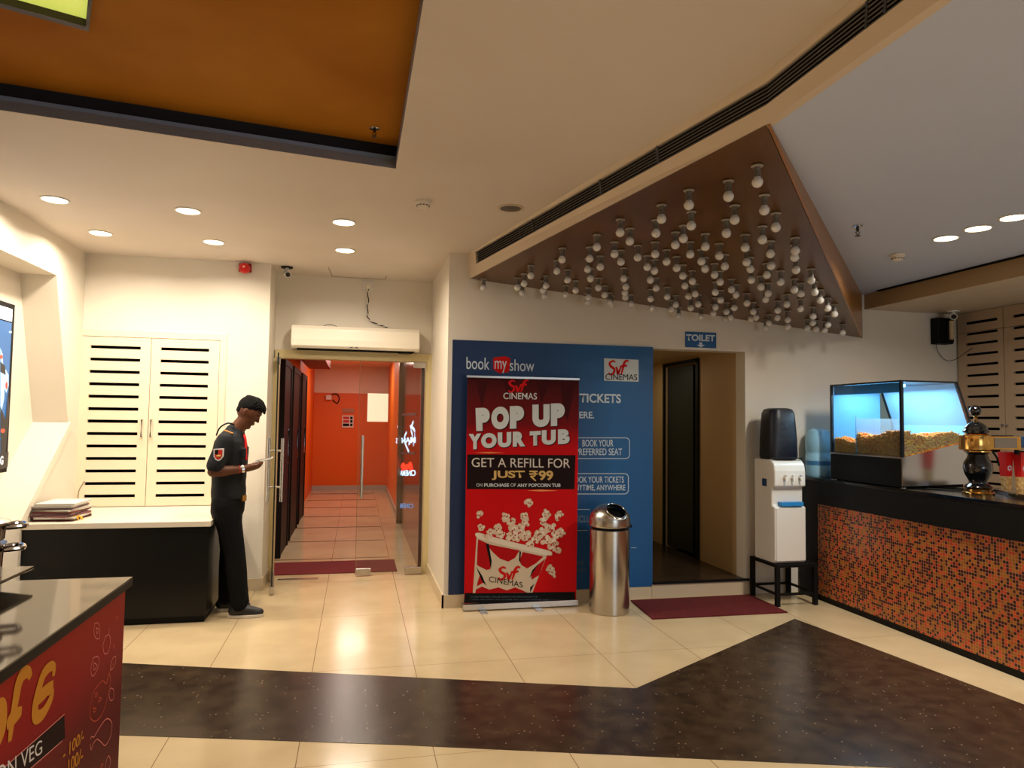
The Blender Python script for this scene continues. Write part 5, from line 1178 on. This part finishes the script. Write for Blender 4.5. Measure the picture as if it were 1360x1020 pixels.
# collar
cl = MB(); cpts = []
for k in range(25):
    t = -PI * .86 + 2 * PI * .86 * k / 24; c = Vector((-.925, 5.925, 1.455)) + Rh @ Vector((-.068 * math.cos(t), .070 * math.sin(t), .004)); cpts.append(c)
va = [cl.bm.verts.new(c) for c in cpts]; vb = [cl.bm.verts.new(c + Rh @ Vector((-.012 * math.cos(2 * PI * k / 24), 0, 0)) + Vector(((c.x + .925) * .22, (c.y - 5.925) * .25, -.040))) for k, c in enumerate(cpts)]
for i in range(24): cl.bm.faces.new((va[i], va[i + 1], vb[i + 1], vb[i]))
co = cl.build('collar', M_shirt, man, smooth=True); so_ = co.modifiers.new('t', 'SOLIDIFY'); so_.thickness = .006
# shoulder badge, epaulette, lanyard, pocket
bd = MB(); cbx = Vector((-1.016, 5.672, 1.262))
def bpl(scale, yo):
    return [cbx + Vector((x * scale, yo, z * scale)) for x, z in ((-.036, .040), (.036, .044), (.034, -.018), (.018, -.042), (0, -.052), (-.020, -.042), (-.034, -.020))]
bd.prism(bpl(1.0, 0), (0, .022, 0)); bb_ = bd.build('sleeve_badge', mat('badge_white', (206, 204, 200), .6), man)
MB().prism(bpl(.78, -.002), (0, .002, 0)).build('badge_field', mat('badge_red', (186, 30, 24), .6), man)
MB().prism([cbx + Vector((x, -.0035, z)) for x, z in ((-.026, .032), (-.002, .034), (-.004, -.002), (-.026, .0))], (0, .002, 0)).build('badge_field', M_pk, man)
MB().ball(cbx + Vector((.002, -.003, -.012)), .011, 2, (1.6, .2, .8)).build('badge_emblem', mat('badge_gold', (214, 170, 80), .5), man)
MB().box((-1.005, 5.765, 1.424), (-.935, 5.81, 1.434), rot=Matrix.Rotation(.35, 3, 'Y')).build('epaulette', mat('epaulette_gold', (186, 128, 60), .5), man, bevel=.003)
MB().tube(smooth_line([(-.868, 5.88, 1.405), (-.852, 5.86, 1.36), (-.848, 5.85, 1.28), (-.842, 5.85, 1.21)]), .010, 6).build('lanyard', mat('lanyard_red', (214, 24, 20), .5), man)
MB().tube(smooth_line([(-1.06, 5.80, 1.40), (-1.035, 5.80, 1.46), (-.985, 5.82, 1.495), (-.94, 5.85, 1.485)]), .006, 8).build('cord_loop', M_blackm, man, smooth=True)
MB().box((-.875, 5.765, 1.235), (-.850, 5.85, 1.30), rot=Matrix.Rotation(.5, 3, 'Z')).build('shirt_pocket', M_shirt, man, bevel=.004)
# watch and bracelet on the near wrist
f = (Vector(wrN) - Vector(elN)).normalized(); w0 = Vector(wrN) - f * .006
MB().tube([w0 - f * .010, w0 + f * .010], .0305, 20).build('wristwatch', M_chrome, man, smooth=True)
MB().ball(w0 + Vector((0, -.024, .016)), .016, 2, (1, .6, 1)).build('watch_face', mat('watch_dial', (226, 226, 220), .2), man, smooth=True)
w1 = w0 - f * .026; MB().tube([w1 - f * .004, w1 + f * .004], .0315, 18).build('wrist_thread', mat('red_thread', (170, 30, 34), .6), man, smooth=True)
# trousers, belt
tr_ = MB()
loft(tr_, [(-.982, 5.93, .74, .10, .145), (-.981, 5.93, .80, .122, .158), (-.978, 5.93, .86, .124, .158), (-.976, 5.93, .915, .120, .152)])
for (x, z, r, w, hz) in ((-.976, .905, .118, .148, .03), (-.978, .86, .124, .155, .07), (-.980, .80, .120, .150, .08)):
    tr_.ball((x, 5.93, z), 1, 3, (r, w, hz))
for hip, kn, an in ((hipN, knN, ankN), (hipF, knF, ankF)):
    H_, K_, A_ = Vector(hip), Vector(kn), Vector(an) + Vector((.004, 0, .012))
    tr_.limb([tuple(H_), tuple(H_.lerp(K_, .3)), tuple(H_.lerp(K_, .65)), tuple(K_)], [.104, .100, .088, .078]); tr_.limb([tuple(K_), tuple(K_.lerp(A_, .35)), tuple(K_.lerp(A_, .75)), tuple(A_)], [.078, .078, .070, .064])
    for k in range(5):
        q = K_.lerp(A_, .72 + .06 * k); tr_.limb([tuple(q + Vector((.05, -.03, 0))), tuple(q + Vector((.062, 0, .01))), tuple(q + Vector((.05, .03, -.004)))], [.010, .013, .009], 6)
fuse('trousers', tr_, M_trs, man, .007, 4, .5)
bl = MB(); ra, rb = [], []
for k in range(40):
    t = 2 * PI * k / 40; ra.append(bl.bm.verts.new((-.976 + .127 * math.cos(t), 5.93 + .157 * math.sin(t), .890))); rb.append(bl.bm.verts.new((-.976 + .127 * math.cos(t), 5.93 + .157 * math.sin(t), .928)))
for i in range(40): bl.bm.faces.new((ra[i], ra[(i + 1) % 40], rb[(i + 1) % 40], rb[i]))
be = bl.build('belt', M_blackm, man, smooth=True); so_ = be.modifiers.new('t', 'SOLIDIFY'); so_.thickness = .006
MB().box((-.865, 5.835, .885), (-.845, 5.90, .933), rot=Matrix.Rotation(-.35, 3, 'Z')).build('belt_buckle', M_brass, man, bevel=.004)
# shoes
for an in (ankN, ankF):
    s_ = MB(); s_.limb([(an[0] - .035, an[1], .055), (an[0] + .03, an[1], .055), (an[0] + .10, an[1], .042), (an[0] + .155, an[1], .036)], [.044, .046, .040, .030]); s_.limb([(an[0] - .02, an[1], .09), (an[0] + .01, an[1], .10)], [.044, .040]); s_.ball((an[0] + .12, an[1], .036), .038, 3, (1.5, 1.05, .8))
    for v in s_.bm.verts: v.co.z = max(v.co.z, .018)
    shoe = fuse('shoe', s_, mat('black_shoe', (16, 16, 18), .5), man, .005, 3, .4)
    so2 = MB(); out = []
    for k in range(32):
        t = 2 * PI * k / 32; c = math.cos(t); out.append((an[0] + .052 + .132 * math.copysign(abs(c) ** .8, c), an[1] + (.044 + .006 * c) * math.sin(t), .0005))
    so2.prism(out, (0, 0, .024)); q = so2.build('sole', mat('pale_sole', (206, 196, 180), .5), None, bevel=.004); q.parent = shoe
    for v in q.data.vertices: v.co -= man.location
    lc = MB()
    for k in range(4): lc.tube([(an[0] + .045 + .018 * k, an[1] - .022, .094 - .008 * k), (an[0] + .05 + .018 * k, an[1], .101 - .008 * k), (an[0] + .045 + .018 * k, an[1] + .022, .094 - .008 * k)], .003, 5)
    q = lc.build('laces', mat('grey_laces', (120, 116, 112), .6), None, smooth=True); q.parent = shoe
    for v in q.data.vertices: v.co -= man.location
# phone and the card he holds
ph = thing('mobile_phone', 'white mobile phone held in both hands by the man in uniform', 'phone', (-.735, 5.90, 1.19))
Rp = Matrix.Rotation(math.radians(-14), 3, 'Y') @ Matrix.Rotation(.1, 3, 'X')
MB().box((-.785, 5.865, 1.196), (-.645, 5.94, 1.206), rot=Rp, piv=(-.735, 5.90, 1.19)).build('case', mat('phone_white', (222, 222, 218), .3), ph, bevel=.003)
MB().box((-.779, 5.870, 1.2061), (-.651, 5.935, 1.2068), rot=Rp, piv=(-.735, 5.90, 1.19)).build('screen', M_black, ph)

# ================================================================= LIGHTS
def area(name, loc, rot, sx, sy, e_, col, spread=PI):
    ld = bpy.data.lights.new(name, 'AREA'); ld.shape = 'RECTANGLE'; ld.size = sx; ld.size_y = sy; ld.energy = e_; ld.color = col; ld.spread = spread
    o = bpy.data.objects.new(name, ld); COL.objects.link(o); o.location = loc; o.rotation_euler = rot; return o
# corridor ceiling lights
for y in (8.6, 11.0, 13.6): area('corridor_light', (.0, y, 2.64), (0, 0, 0), .5, .5, 15, (1, .86, .74))
area('passage_fill', (2.95, 7.3, 2.22), (0, 0, 0), .3, .3, 1.6, (1, .85, .6))  # unseen fill added to brighten the olive end of the passage
# fill lights added for the unseen lobby ceiling lamps behind the camera
area('lobby_fill', (-.9, .2, 2.90), (0, 0, 0), .9, .9, 26, (1, .86, .68), 2.3)
area('lobby_fill', (1.0, 1.2, 2.90), (0, 0, 0), .9, .9, 16, (1, .86, .70), 2.3)
area('lobby_fill', (3.2, .2, 2.76), (0, 0, 0), .9, .9, 18, (1, .92, .82), 2.4)
# cool fill light added behind the camera, right, for the grey ceiling
area('cool_fill', (3.8, -2.9, 1.2), (math.radians(96), 0, 0), 2.6, 1.8, 30, (.72, .86, 1.0))
w = bpy.data.worlds.new('World'); scn.world = w; w.use_nodes = True
w.node_tree.nodes['Background'].inputs[0].default_value = (.5, .5, .5, 1); w.node_tree.nodes['Background'].inputs[1].default_value = .05

# ================================================================= CAMERA
cd_ = bpy.data.cameras.new('Camera'); cam = bpy.data.objects.new('Camera', cd_); COL.objects.link(cam)
cd_.sensor_width = 36; cd_.lens = F / 1360 * 36; cd_.clip_start = .05
cam.matrix_world = Matrix.Translation(CAM) @ ROT.to_4x4()
scn.camera = cam
scn.view_settings.view_transform = 'Standard'; scn.view_settings.look = 'None'; scn.view_settings.gamma = 1; scn.view_settings.use_curve_mapping = False
scn.view_settings.exposure = .5

for m_ in bpy.data.materials:
    if m_.name.startswith(('print_', 'brush_', 'sketch_', 'line_', 'banner_')) and m_.use_nodes and 'Principled BSDF' in m_.node_tree.nodes:
        m_.node_tree.nodes['Principled BSDF'].inputs['Specular IOR Level'].default_value = .12
        m_.node_tree.nodes['Principled BSDF'].inputs['Roughness'].default_value = .65
